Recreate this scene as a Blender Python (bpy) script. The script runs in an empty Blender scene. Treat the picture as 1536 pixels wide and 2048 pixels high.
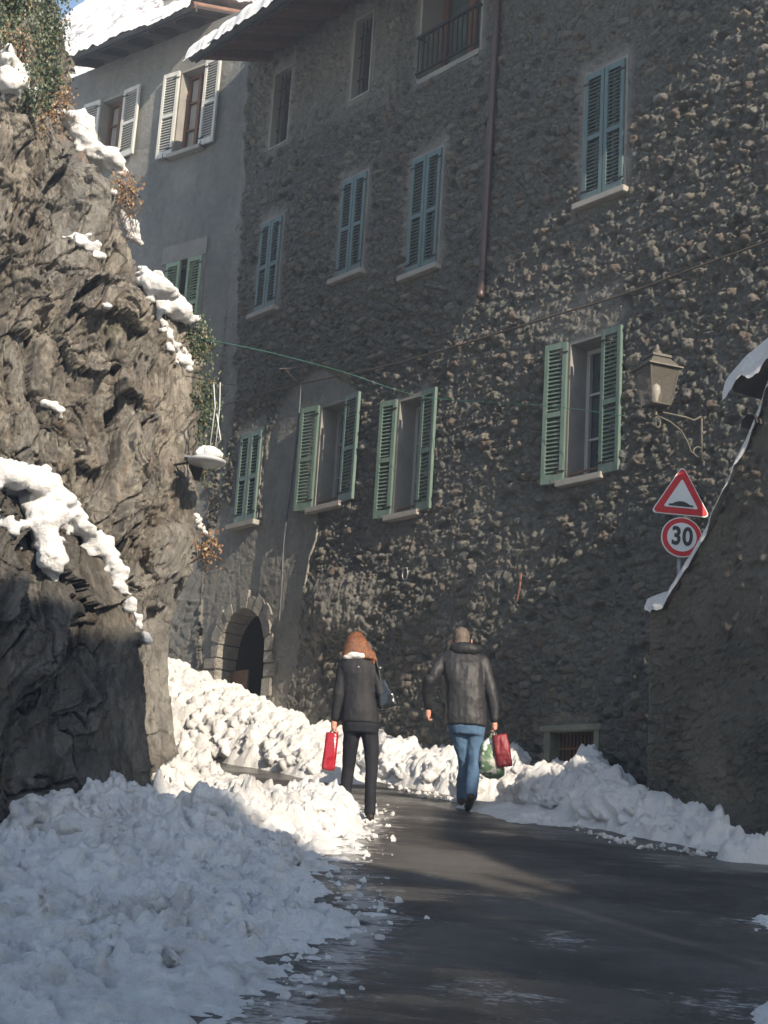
import bpy, bmesh, math, random
import numpy as np
from mathutils import Vector, Matrix
from mathutils.bvhtree import BVHTree
random.seed(7); rng = np.random.default_rng(7)
S = bpy.context.scene; COL = S.collection; R = math.radians
# ------------------------------------------------------------------ camera
F_PX, PITCH, ROLL = 2970., R(14.0), R(3.6)
EYE = np.array([0., 0., 1.6])
fw = np.array([0, math.cos(PITCH), math.sin(PITCH)]); rt0 = np.array([1., 0, 0]); up0 = np.cross(rt0, fw)
rt = rt0*math.cos(ROLL)+up0*math.sin(ROLL); up = -rt0*math.sin(ROLL)+up0*math.cos(ROLL)
cd = bpy.data.cameras.new('camera'); cam = bpy.data.objects.new('camera', cd); COL.objects.link(cam)
cd.sensor_fit = 'VERTICAL'; cd.sensor_height = 36; cd.sensor_width = 27; cd.lens = F_PX/2048*36
cd.clip_start = .1; cd.clip_end = 12000
m = Matrix((rt, up, -fw)).transposed().to_4x4(); m.translation = Vector(EYE); cam.matrix_world = m
S.camera = cam
# ------------------------------------------------------------------ light
SUN_EL = R(28.7)
sh = np.array([.543, -.840]); sh = sh/np.linalg.norm(sh)
SUN = np.array([sh[0]*math.cos(SUN_EL), sh[1]*math.cos(SUN_EL), math.sin(SUN_EL)])
w = bpy.data.worlds.new('World'); S.world = w; w.use_nodes = True
nt = w.node_tree; bgn = nt.nodes['Background']; sk = nt.nodes.new('ShaderNodeTexSky')
sk.sky_type = 'NISHITA'; sk.sun_disc = False; sk.sun_elevation = SUN_EL
sk.sun_rotation = math.atan2(sh[0], sh[1]); sk.air_density = 1.25; sk.dust_density = 1.3; sk.altitude = 600
nt.links.new(sk.outputs[0], bgn.inputs[0]); bgn.inputs[1].default_value = .115
ld = bpy.data.lights.new('sun', 'SUN'); ld.energy = 5.0; ld.angle = R(.5); ld.color = (1, .86, .68)
lo = bpy.data.objects.new('sun', ld); COL.objects.link(lo)
lo.rotation_euler = Vector(-SUN).to_track_quat('-Z', 'Y').to_euler(); lo.location = (20, -20, 30)
S.view_settings.view_transform = 'Standard'; S.view_settings.look = 'None'
S.view_settings.exposure = 1.0; S.view_settings.gamma = 1
S.cycles.max_bounces = 6; S.cycles.diffuse_bounces = 4; S.cycles.use_denoising = True
S.cycles.caustics_reflective = False; S.cycles.caustics_refractive = False

# ------------------------------------------------------------------ rays into the place
def ray(x, y): return fw+rt*(x-768)/F_PX+up*(1024-y)/F_PX
def atY(x, y, Y): d = ray(x, y); return EYE+d*(Y/d[1])
def onplane(x, y, o, n): d = ray(x, y); return EYE+d*(((o-EYE)@n)/(d@n))
KS = .157
def gz(x, y): return KS*y
def G(x, y): d = ray(x, y); return EYE+d*(1.6/(KS*d[1]-d[2]))
class Wallplane:
    def __init__(s, o, ang):
        s.o = np.array([o[0], o[1], 0.]); s.u = np.array([math.sin(R(ang)), -math.cos(R(ang)), 0])
        s.n = np.array([-math.cos(R(ang)), -math.sin(R(ang)), 0])
    def F(s, x, y, d=0):
        p = onplane(x, y, s.o+s.n*d, s.n); return (p-s.o)@s.u, p[2]
    def P(s, a, z, d=0): return s.o+s.u*a+s.n*d+np.array([0, 0, z])
    def M(s, a, z, d=0):
        m = Matrix((s.u, s.n, (0, 0, 1))).transposed().to_4x4(); m.translation = Vector(s.P(a, z, d)); return m
    def rect(s, TL, TR, BR, BL):
        tl, tr, br, bl = [s.F(*q) for q in (TL, TR, BR, BL)]
        return (tl[0]+bl[0])/2, (tr[0]+br[0])/2, (bl[1]+br[1])/2, (tl[1]+tr[1])/2   # a0,a1,z0,z1
MA = Wallplane(atY(935, 1500, 17.2), 40.3)
c_ = MA.P(MA.F(480, 300)[0], 0)
MB = Wallplane(c_, 52.5)

# ------------------------------------------------------------------ noise
def h32(*k):
    h = np.full(np.shape(k[0]), 0x9E3779B9, np.uint32)
    for v in k:
        h = h ^ (np.asarray(v).astype(np.int64).astype(np.uint32)*np.uint32(0x85EBCA6B))
        h = (h ^ (h >> np.uint32(15)))*np.uint32(0x2C1B3C6D); h = (h ^ (h >> np.uint32(12)))*np.uint32(0x297A2D39); h = h ^ (h >> np.uint32(15))
    return h.astype(np.float64)/4294967296.
def vn(x, y, z=None, seed=0):
    if z is None: z = np.zeros_like(x)+.37
    xi, yi, zi = np.floor(x), np.floor(y), np.floor(z); fx, fy, fz = x-xi, y-yi, z-zi
    s = lambda t: t*t*t*(t*(t*6-15)+10)
    sx, sy, sz = s(fx), s(fy), s(fz); out = 0
    for dx in (0, 1):
        for dy in (0, 1):
            for dz in (0, 1):
                out = out+h32(xi+dx, yi+dy, zi+dz, np.full(np.shape(x), seed))*(sx if dx else 1-sx)*(sy if dy else 1-sy)*(sz if dz else 1-sz)
    return out*2-1
def fbm(x, y, z=None, o=4, seed=0, ridge=False, gain=.5):
    t = 0; a = 1; tot = 0; f = 1
    for i in range(o):
        v = vn(x*f+i*7.3, y*f+i*3.1, None if z is None else z*f+i*5.7, seed+i)
        if ridge: v = 1-2*np.abs(v)
        t = t+v*a; tot += a; a *= gain; f *= 2.03
    return t/tot
def facet(x, y, seed, tilt=1.6):
    xi, yi = np.floor(x), np.floor(y); f1 = np.full(x.shape, 9.); out = np.zeros(x.shape)
    for dx in (-1, 0, 1):
        for dy in (-1, 0, 1):
            cx, cy = xi+dx, yi+dy; sd = np.full(x.shape, seed)
            ox = x-(cx+.5+.9*(h32(cx, cy, sd)-.5)); oy = y-(cy+.5+.9*(h32(cx, cy, sd+11)-.5)); d = ox*ox+oy*oy
            v = (h32(cx, cy, sd+23)-.5)+(h32(cx, cy, sd+31)-.5)*tilt*ox+(h32(cx, cy, sd+37)-.5)*tilt*oy
            out = np.where(d < f1, v, out); f1 = np.minimum(f1, d)
    return out
def worley(x, y, seed=0, jit=.85):
    xi, yi = np.floor(x), np.floor(y); f1 = np.full(x.shape, 9.); f2 = np.full(x.shape, 9.); idv = np.zeros(x.shape)
    for dx in (-1, 0, 1):
        for dy in (-1, 0, 1):
            cx, cy = xi+dx, yi+dy; sd = np.full(x.shape, seed)
            px = cx+.5+jit*(h32(cx, cy, sd)-.5); py = cy+.5+jit*(h32(cx, cy, sd+11)-.5)
            d = np.hypot(x-px, y-py); i = h32(cx, cy, sd+23); n1 = d < f1
            f2 = np.where(n1, f1, np.minimum(f2, d)); idv = np.where(n1, i, idv); f1 = np.where(n1, d, f1)
    return f1, f2, idv
def sstep(a, b, x): t = np.clip((x-a)/(b-a), 0, 1); return t*t*(3-2*t)
def inpoly(px, py, poly):
    ins = np.zeros(px.shape, bool); n = len(poly)
    for i in range(n):
        x0, y0 = poly[i]; x1, y1 = poly[(i+1) % n]
        c = ((y0 > py) != (y1 > py)) & (px < (x1-x0)*(py-y0)/((y1-y0) or 1e-9)+x0); ins ^= c
    return ins
def segdist(x, y, x0, y0, x1, y1):
    dx, dy = x1-x0, y1-y0; t = np.clip(((x-x0)*dx+(y-y0)*dy)/(dx*dx+dy*dy), 0, 1)
    return np.hypot(x-x0-t*dx, y-y0-t*dy), t

# ------------------------------------------------------------------ materials
def mat(name, col=(.5, .5, .5), rough=.8, metal=0, spec=.5):
    m = bpy.data.materials.new(name); m.use_nodes = True; b = m.node_tree.nodes['Principled BSDF']
    b.inputs['Base Color'].default_value = (*col, 1); b.inputs['Roughness'].default_value = rough
    b.inputs['Metallic'].default_value = metal; b.inputs['Specular IOR Level'].default_value = spec
    return m
class NB:
    def __init__(s, m): s.t = m.node_tree; s.b = s.t.nodes['Principled BSDF']; s.m = m
    def n(s, typ, **k):
        x = s.t.nodes.new('ShaderNode'+typ)
        for a, v in k.items(): setattr(x, a, v)
        return x
    def l(s, a, b): s.t.links.new(a, b)
    def coord(s, sc=(1, 1, 1)):
        c = s.n('TexCoord'); mp = s.n('Mapping'); mp.inputs['Scale'].default_value = sc; s.l(c.outputs['Object'], mp.inputs[0]); return mp.outputs[0]
    def noise(s, scale, det=4, rough=.55, vec=None, dist=0):
        x = s.n('TexNoise'); x.inputs['Scale'].default_value = scale; x.inputs['Detail'].default_value = det
        x.inputs['Roughness'].default_value = rough; x.inputs['Distortion'].default_value = dist
        s.l(vec if vec is not None else s.coord(), x.inputs['Vector']); return x.outputs['Fac']
    def ramp(s, src, stops):
        r = s.n('ValToRGB'); e = r.color_ramp.elements
        while len(e) < len(stops): e.new(.5)
        for i, (p, c) in enumerate(stops): e[i].position = p; e[i].color = (*c, 1) if len(c) == 3 else c
        s.l(src, r.inputs[0]); return r.outputs[0]
    def g(s, src, a, b): return s.ramp(src, [(a, (0, 0, 0)), (b, (1, 1, 1))])
    def mix(s, f, a, b, mode='MIX'):
        x = s.n('Mix', data_type='RGBA', blend_type=mode)
        if isinstance(f, (int, float)): x.inputs[0].default_value = f
        else: s.l(f, x.inputs[0])
        for i, v in ((6, a), (7, b)):
            if isinstance(v, tuple): x.inputs[i].default_value = (*v, 1)
            else: s.l(v, x.inputs[i])
        return x.outputs[2]
    def math(s, op, a, b=0.):
        x = s.n('Math', operation=op)
        for i, v in ((0, a), (1, b)):
            if isinstance(v, (int, float)): x.inputs[i].default_value = v
            else: s.l(v, x.inputs[i])
        return x.outputs[0]
    def attr(s, name): return s.n('Attribute', attribute_name=name)
    def color(s, v): s.l(v, s.b.inputs['Base Color'])
    def rough(s, v): s.l(v, s.b.inputs['Roughness'])
    def bump(s, h, st=.5, d=.02):
        x = s.n('Bump'); x.inputs['Strength'].default_value = st; x.inputs['Distance'].default_value = d
        s.l(h, x.inputs['Height']); s.l(x.outputs[0], s.b.inputs['Normal'])
def noisy(name, c1, c2, scale=8, rough=.8, bump=.3, bd=.01, metal=0, spec=.4, stretch=(1, 1, 1)):
    m = mat(name, c1, rough, metal, spec); b = NB(m); v = b.coord(stretch); n = b.noise(scale, 5, .6, v)
    b.color(b.mix(b.g(n, .35, .65), c1, c2)); b.bump(b.noise(scale*4, 5, .65, v), bump, bd); return m

def masonry_mat(name, k=.70, warm=(1, 1, 1)):
    m = mat(name, rough=.7, spec=.45); b = NB(m)
    c = b.attr('stone').outputs['Fac']; pl = b.attr('plaster').outputs['Fac']; jo = b.attr('joint').outputs['Fac']
    col = b.ramp(c, [(0, (0.143, 0.147, 0.143)), (.2, (0.225, 0.217, 0.188)), (.4, (0.195, 0.213, 0.203)), (.55, (0.277, 0.247, 0.195)), (.7, (0.165, 0.177, 0.162)), (.85, (0.345, 0.315, 0.255)), (.94, (0.225, 0.150, 0.112)), (1, (0.375, 0.367, 0.352))])
    n2 = b.noise(40, 5, .7)
    col = b.mix(b.math('MULTIPLY', b.g(n2, .3, .7), .5), col, (0.112, 0.109, 0.102))
    mort = b.mix(b.g(b.noise(2.2, 5, .6), .35, .65), (.075, .071, .064), (.17, .16, .14))
    col = b.mix(jo, mort, col)
    plc = b.mix(b.g(b.noise(1.3, 6, .65), .35, .65), (0.225, 0.219, 0.203), (0.330, 0.312, 0.277))
    plc = b.mix(b.math('MULTIPLY', b.g(b.noise(2.4, 6, .7, b.coord((2.5, 2.5, .35))), .5, .72), .5), plc, (0.128, 0.123, 0.112))
    col = b.mix(pl, col, plc)
    st = b.g(b.noise(.9, 5, .7, b.coord((1, 1, .5))), .5, .75)
    col = b.mix(b.math('MULTIPLY', st, .45), col, (0.075, 0.078, 0.068))
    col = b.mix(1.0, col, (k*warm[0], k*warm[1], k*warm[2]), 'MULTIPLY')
    b.color(col); b.rough(b.ramp(b.noise(9, 4), [(.3, (.42,)*3), (.7, (.85,)*3)]))
    fb = b.math('ADD', b.noise(22, 6, .7), b.math('MULTIPLY', b.noise(75, 4, .7), .4))
    amp = b.math('SUBTRACT', 1.0, b.math('MULTIPLY', pl, .55))
    b.bump(b.math('MULTIPLY', fb, amp), 1.0, .05)
    return m
M_MAS = masonry_mat('rubble_masonry'); M_MASB = masonry_mat('shabby_grey_render', .62, (.96, 1, 1.04)); M_MASD = masonry_mat('shade_darkened_masonry', .55, (1, .93, .82))  # last one: dark brown copy for the right wall, its shade put into the colour
M_PLASTER = noisy('grey_plaster', (.27, .26, .24), (.2, .195, .18), 2.5, .85, .5, .01)
M_TRIM = noisy('pale_render', (.25, .24, .22), (.19, .18, .168), 4, .85, .4, .006)
M_SILL = noisy('stone_sill', (.32, .30, .27), (.25, .235, .215), 9, .7, .3, .005)
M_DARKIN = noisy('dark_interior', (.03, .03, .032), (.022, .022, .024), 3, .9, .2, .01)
def paint(name, c, c2): return noisy(name, c, c2, 5, .42, .12, .002, spec=.5, stretch=(3, 3, .6))
M_SHUT = paint('green_shutter_paint', (.085, .135, .112), (.12, .165, .14))
M_SHUTB = paint('blue_green_shutter_paint', (.078, .122, .122), (.105, .148, .15))
M_SHUTP = paint('pale_green_shutter_paint', (.25, .33, .22), (.19, .26, .18))
M_SHUTW = paint('white_shutter_paint', (.50, .50, .47), (.40, .40, .38))
M_WHITEF = paint('white_window_paint', (.34, .34, .33), (.27, .27, .26))
M_WOOD = noisy('brown_wood', (.16, .07, .035), (.10, .045, .025), 6, .55, .3, .004, stretch=(6, 6, .7))
M_WOODR = noisy('red_brown_eave_boards', (.15, .055, .035), (.09, .035, .025), 4, .75, .4, .006, stretch=(2, 9, 2))
M_WOODD = noisy('dark_eave_timber', (.045, .035, .032), (.03, .026, .026), 4, .85, .4, .006)
M_IRON = noisy('dark_iron', (.022, .022, .026), (.04, .033, .03), 14, .5, .2, .002, metal=.4)
M_RUST = noisy('rust', (.19, .085, .05), (.12, .06, .04), 12, .75, .4, .003)
M_COPPER = noisy('copper_pipe', (.085, .058, .052), (.065, .045, .043), 7, .42, .15, .002, metal=.35)
M_GUTTER = noisy('grey_gutter_metal', (.09, .10, .11), (.06, .065, .075), 7, .5, .1, .002, metal=.3)
M_TILE = noisy('clay_tile', (.20, .11, .08), (.13, .08, .06), 7, .85, .4, .008)
def glass_mat(name, c, r=.08):
    m = mat(name, c, r, 0, .9); b = NB(m); b.color(b.mix(b.g(b.noise(2.2, 3), .4, .6), c, tuple(v*.55 for v in c))); return m
M_GLASS = glass_mat('window_glass', (.035, .05, .06))
M_CURT = noisy('curtain_fabric', (.30, .29, .26), (.22, .21, .20), 5, .9, .5, .01, stretch=(9, 9, .2))

def snow_mat(name, dirt=.4, sc=1.0):
    m = mat(name, (.86, .87, .88), .55, 0, .3); b = NB(m)
    b.b.inputs['Subsurface Weight'].default_value = .08; b.b.inputs['Subsurface Radius'].default_value = (.05, .06, .07); b.b.inputs['Subsurface Scale'].default_value = .3
    d1 = b.g(b.noise(1.6*sc, 6, .68), .46, .74); d2 = b.g(b.noise(26*sc, 5, .75), .57, .68); d3 = b.g(b.noise(7*sc, 6, .7), .5, .72)
    f = b.math('MULTIPLY', d1, .55); f = b.math('ADD', f, b.math('MULTIPLY', d3, .35)); f = b.math('ADD', f, b.math('MULTIPLY', d2, .4))
    f = b.math('MULTIPLY', f, dirt); f = b.math('MULTIPLY', f, b.math('ADD', b.attr('dirt').outputs['Fac'], 0.0)) if dirt > .2 else f
    b.color(b.mix(f, (.88, .885, .89), (.27, .215, .165)))
    b.bump(b.math('ADD', b.noise(14*sc, 7, .75), b.math('MULTIPLY', b.noise(55*sc, 6, .75), .6)), 1.0, .05)
    return m
M_SNOWD = snow_mat('dirty_snow', .95); M_SNOWM = snow_mat('ploughed_snow', .38); M_SNOW = snow_mat('clean_snow', .1)

def rock_mat(name, k=1.0):
    m = mat(name, rough=.5, spec=.5); b = NB(m)
    v = b.coord((1, 1, .45)); n1 = b.noise(.8, 7, .68, v, .8); n2 = b.noise(3.2, 7, .72, v, 1.2); n3 = b.noise(11, 6, .7, b.coord((1, 1, .4)))
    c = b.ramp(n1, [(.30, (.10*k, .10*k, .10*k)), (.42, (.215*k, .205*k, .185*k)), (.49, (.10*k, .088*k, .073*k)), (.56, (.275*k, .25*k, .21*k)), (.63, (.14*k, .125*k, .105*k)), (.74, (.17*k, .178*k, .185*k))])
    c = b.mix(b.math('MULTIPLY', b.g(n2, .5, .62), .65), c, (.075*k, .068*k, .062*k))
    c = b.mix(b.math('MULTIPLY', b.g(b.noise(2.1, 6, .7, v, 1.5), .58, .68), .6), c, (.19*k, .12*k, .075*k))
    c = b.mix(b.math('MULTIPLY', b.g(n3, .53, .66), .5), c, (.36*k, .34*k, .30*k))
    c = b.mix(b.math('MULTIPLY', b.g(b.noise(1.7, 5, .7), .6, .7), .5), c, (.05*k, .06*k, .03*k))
    b.color(c); wet = b.noise(1.9, 5, .6, b.coord((1.4, 1.4, .4)))
    b.rough(b.ramp(wet, [(.40, (.85,)*3), (.58, (.25,)*3)]))
    vo = b.n('TexVoronoi', feature='DISTANCE_TO_EDGE'); vo.inputs['Scale'].default_value = 2.6
    wv = b.n('Mix', data_type='VECTOR'); wv.inputs[0].default_value = .12; nn = b.n('TexNoise'); nn.inputs['Scale'].default_value = 2.5; nn.inputs['Detail'].default_value = 5
    b.l(b.coord((1, 1, .5)), wv.inputs[4]); b.l(nn.outputs['Color'], wv.inputs[5]); b.l(wv.outputs[1], vo.inputs['Vector'])
    crack = b.math('MULTIPLY', b.g(vo.outputs['Distance'], 0, .07), .5)
    h = b.math('ADD', b.noise(7, 9, .78, b.coord((1, 1, .5))), b.math('MULTIPLY', b.noise(30, 6, .7), .35)); b.bump(b.math('ADD', h, crack), 1.0, .07)
    return m
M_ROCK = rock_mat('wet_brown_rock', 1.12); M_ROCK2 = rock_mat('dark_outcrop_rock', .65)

def asphalt():
    m = mat('wet_asphalt', rough=.5, spec=.5); b = NB(m)
    v = b.coord((.45, 1.0, 1)); thin = b.noise(1.5, 8, .72, v, .6); fine = b.noise(20, 6, .75, b.coord((.6, 1, 1)))
    base = b.mix(b.g(b.noise(60, 5, .7), .35, .65), (.052, .049, .045), (.098, .092, .084))
    base = b.mix(b.g(b.noise(.7, 6, .7), .4, .6), base, (.028, .026, .025)); base = b.mix(b.math('MULTIPLY', b.g(b.noise(180, 3, .6), .6, .7), .5), base, (.16, .15, .14))
    s = b.math('MULTIPLY', b.g(thin, .56, .70), b.g(fine, .42, .62)); a = b.attr('slush').outputs['Fac']
    cr = b.noise(26, 8, .8, b.coord((.55, 1, 1))); cr2 = b.noise(5, 7, .75, b.coord((.5, 1, 1)))
    q = b.math('ADD', b.math('ADD', b.math('MULTIPLY', cr, .55), b.math('MULTIPLY', cr2, .5)), b.math('MULTIPLY', a, .22))
    s = b.math('MAXIMUM', b.math('MULTIPLY', b.g(q, .66, .72), .8), b.math('MULTIPLY', b.math('MULTIPLY', s, b.g(q, .5, .62)), .35))
    b.color(b.mix(s, base, (.42, .41, .40)))
    b.rough(b.ramp(b.noise(1.1, 6, .65, v), [(.40, (.2,)*3), (.52, (.5,)*3), (.65, (.8,)*3)]))
    b.bump(b.math('ADD', b.noise(55, 6, .8), b.math('MULTIPLY', b.noise(3, 6, .7, v), .9)), .7, .015)
    return m
M_ROAD = asphalt()

# ------------------------------------------------------------------ object helpers
def tag(o, label=None, cat=None, group=None, kind=None):
    if label: o['label'] = label
    if cat: o['category'] = cat
    if group: o['group'] = group
    if kind: o['kind'] = kind
    return o
def root(name, loc, label, cat, group=None):
    o = bpy.data.objects.new(name, None); COL.objects.link(o); o.location = loc; o.empty_display_size = .3
    bpy.context.view_layer.update(); return tag(o, label, cat, group)
def put(o, parent):
    if parent is not None:
        o.parent = parent; o.matrix_parent_inverse = world(parent).inverted()
def world(o):
    mm = o.matrix_basis.copy()
    return world(o.parent) @ o.matrix_parent_inverse @ mm if o.parent else mm
def arr(name, V, Fc, mt, parent=None, smooth=True, attrs=None):
    V = np.asarray(V, np.float32); Fc = np.asarray(Fc, np.int32); k = Fc.shape[1]
    me = bpy.data.meshes.new(name); me.vertices.add(len(V)); me.vertices.foreach_set('co', V.ravel())
    me.loops.add(Fc.size); me.loops.foreach_set('vertex_index', Fc.ravel())
    me.polygons.add(len(Fc)); me.polygons.foreach_set('loop_start', np.arange(0, Fc.size, k, dtype=np.int32))
    me.update(calc_edges=True)
    if smooth: me.polygons.foreach_set('use_smooth', np.ones(len(Fc), bool))
    for an, av in (attrs or {}).items():
        at = me.attributes.new(an, 'FLOAT', 'POINT'); at.data.foreach_set('value', np.asarray(av, np.float32).ravel())
    me.materials.append(mt); me.validate(); o = bpy.data.objects.new(name, me); COL.objects.link(o); put(o, parent); return o
def gridfaces(nu, nv, keep=None):
    i = np.arange(nu*nv).reshape(nu, nv); f = np.stack([i[:-1, :-1], i[1:, :-1], i[1:, 1:], i[:-1, 1:]], -1).reshape(-1, 4)
    return f if keep is None else f[keep.ravel()]
def compact(V, Fc, attrs):
    used = np.unique(Fc); mp = np.zeros(len(V), int); mp[used] = np.arange(len(used))
    return V[used], mp[Fc], {k: np.asarray(v).ravel()[used] for k, v in attrs.items()}
class B:
    """bmesh collector"""
    def __init__(s, M=None): s.bm = bmesh.new(); s.M = M or Matrix.Identity(4)
    def box(s, x0, x1, y0, y1, z0, z1, M=None, bev=0):
        mm = s.M @ (M or Matrix.Identity(4)); c = Vector(((x0+x1)/2, (y0+y1)/2, (z0+z1)/2))
        r = bmesh.ops.create_cube(s.bm, size=1, matrix=mm @ Matrix.Translation(c) @ Matrix.Diagonal((abs(x1-x0), abs(y1-y0), abs(z1-z0), 1)))
        if bev:
            es = list({e for v in r['verts'] for e in v.link_edges}); bmesh.ops.bevel(s.bm, geom=es, offset=bev, segments=2, affect='EDGES')
        return s
    def tube(s, pts, rad, n=8, cap=True):
        pts = [s.M @ Vector(p) for p in pts]; rr = rad if isinstance(rad, (list, tuple)) else [rad]*len(pts); rings = []; pn = None
        for i, p in enumerate(pts):
            d = (pts[min(i+1, len(pts)-1)]-pts[max(i-1, 0)]).normalized()
            if pn is None: pn = d.cross(Vector((0, 0, 1)) if abs(d.z) < .9 else Vector((1, 0, 0))).normalized()
            else: pn = (pn-d*pn.dot(d)).normalized()
            q = d.cross(pn); rings.append([s.bm.verts.new(p+(pn*math.cos(2*math.pi*k/n)+q*math.sin(2*math.pi*k/n))*rr[i]) for k in range(n)])
        for a, b in zip(rings, rings[1:]):
            for k in range(n): s.bm.faces.new((a[k], a[(k+1) % n], b[(k+1) % n], b[k]))
        if cap: s.bm.faces.new(rings[0][::-1]); s.bm.faces.new(rings[-1])
        return s
    def loft(s, rings, cap=True):
        """rings: list of (cx,cy,cz,rx,ry[,power])"""
        n = 20; R_ = []
        for q in rings:
            pw = q[5] if len(q) > 5 else 1.0; l = []
            for k in range(n):
                c, sn = math.cos(2*math.pi*k/n), math.sin(2*math.pi*k/n)
                l.append(s.bm.verts.new(s.M @ Vector((q[0]+q[3]*math.copysign(abs(c)**pw, c), q[1]+q[4]*math.copysign(abs(sn)**pw, sn), q[2]))))
            R_.append(l)
        for a, b in zip(R_, R_[1:]):
            for k in range(n): s.bm.faces.new((a[k], a[(k+1) % n], b[(k+1) % n], b[k]))
        if cap: s.bm.faces.new(R_[0][::-1]); s.bm.faces.new(R_[-1])
        return s
    def ball(s, p, r, sc=(1, 1, 1), sub=3):
        bmesh.ops.create_icosphere(s.bm, subdivisions=sub, radius=r, matrix=s.M @ Matrix.Translation(Vector(p)) @ Matrix.Diagonal((*sc, 1))); return s
    def limb(s, pts, rs):
        s.tube(pts, rs, 12)
        for p, r in zip(pts, rs): s.ball(p, r*.98, sub=2)
        return s
    def prism(s, pts, y0, y1):
        a = [s.bm.verts.new(s.M @ Vector((x, y0, z))) for x, z in pts]; b = [s.bm.verts.new(s.M @ Vector((x, y1, z))) for x, z in pts]
        n = len(pts); s.bm.faces.new(a); s.bm.faces.new(b[::-1])
        for i in range(n): s.bm.faces.new((a[(i+1) % n], a[i], b[i], b[(i+1) % n]))
        return s
    def quad(s, *p): s.bm.faces.new([s.bm.verts.new(s.M @ Vector(q)) for q in p]); return s
    def build(s, name, mt, parent=None, smooth=False, voxel=0, sm=0, wr=0, wrs=8, lump=None):
        bmesh.ops.recalc_face_normals(s.bm, faces=s.bm.faces); me = bpy.data.meshes.new(name); s.bm.to_mesh(me); s.bm.free()
        o = bpy.data.objects.new(name, me); COL.objects.link(o)
        if voxel:
            md = o.modifiers.new('r', 'REMESH'); md.mode = 'VOXEL'; md.voxel_size = voxel; md.use_smooth_shade = True
            if sm: m2 = o.modifiers.new('s', 'SMOOTH'); m2.iterations = sm; m2.factor = .5
            dg = bpy.context.evaluated_depsgraph_get(); dg.update(); nm = bpy.data.meshes.new_from_object(o.evaluated_get(dg)); o.modifiers.clear(); o.data = nm; me = nm; smooth = True
        if wr:
            n = len(me.vertices); co = np.zeros(n*3, np.float32); me.vertices.foreach_get('co', co); co = co.reshape(-1, 3).astype(float)
            no = np.zeros(n*3, np.float32); me.vertices.foreach_get('normal', no); no = no.reshape(-1, 3)
            d = fbm(co[:, 0]*wrs, co[:, 1]*wrs, co[:, 2]*wrs*(.6 if lump is None else 1), 4, 5, ridge=lump is None)*wr
            co = co+no*d[:, None]; me.vertices.foreach_set('co', co.astype(np.float32).ravel()); me.update()
        if smooth: me.polygons.foreach_set('use_smooth', np.ones(len(me.polygons), bool))
        me.materials.clear(); me.materials.append(mt); put(o, parent); return o

# ================================================================== GROUND, ROAD
def ground_sheet():
    xs = np.concatenate([[-4000, -1500, -500, -150, -60, -25], np.arange(-9, 9.01, .25), [25, 60, 150, 500, 1500, 4000]])
    ys = np.concatenate([[-4000, -1000, -200, -60, -25], np.arange(-10, 40.01, .25), [60, 200, 1000, 4000]])
    X, Y = np.meshgrid(xs, ys, indexing='ij'); Z = KS*np.clip(Y, -45, 45)-.03
    arr('ground', np.stack([X, Y, Z], -1).reshape(-1, 3), gridfaces(len(xs), len(ys)), M_SNOW, attrs={'dirt': np.zeros(X.size)})['kind'] = 'structure'
ground_sheet()
XB = ([-5, 4, 5, 6.5, 7.4, 8.7, 9.5, 10.5, 12, 13.3, 14.3, 15, 15.8, 16.3], [-.9, -.7, -.6, -.42, -.28, -.02, -.12, -.28, -.2, -.02, -.05, -.35, -1.1, -2.2])
def road():
    xs = np.arange(-12, 6.51, .1); ys = np.arange(-12, 30.01, .1); X, Y = np.meshgrid(xs, ys, indexing='ij')
    xb = np.interp(Y, XB[0], XB[1]); sl = np.exp(-np.abs(X-xb-.12)/.3)
    for px, py, rr in ((960, 1990, .5), (1120, 1880, .35), (1500, 1850, .5), (1380, 1740, .4), (1480, 2010, .45), (900, 1760, .25), (880, 1640, .3), (700, 1850, .35), (1000, 1800, .3)):
        p = G(px, py); sl = np.maximum(sl, np.exp(-(((X-p[0])/(rr*1.1))**2+((Y-p[1])/rr)**2))*.62)
    Z = KS*Y+fbm(X*.6, Y*.6, None, 3, 4)*.012+.004
    arr('road', np.stack([X, Y, Z], -1).reshape(-1, 3), gridfaces(len(xs), len(ys)), M_ROAD, attrs={'slush': sl})['kind'] = 'structure'
road()

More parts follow.
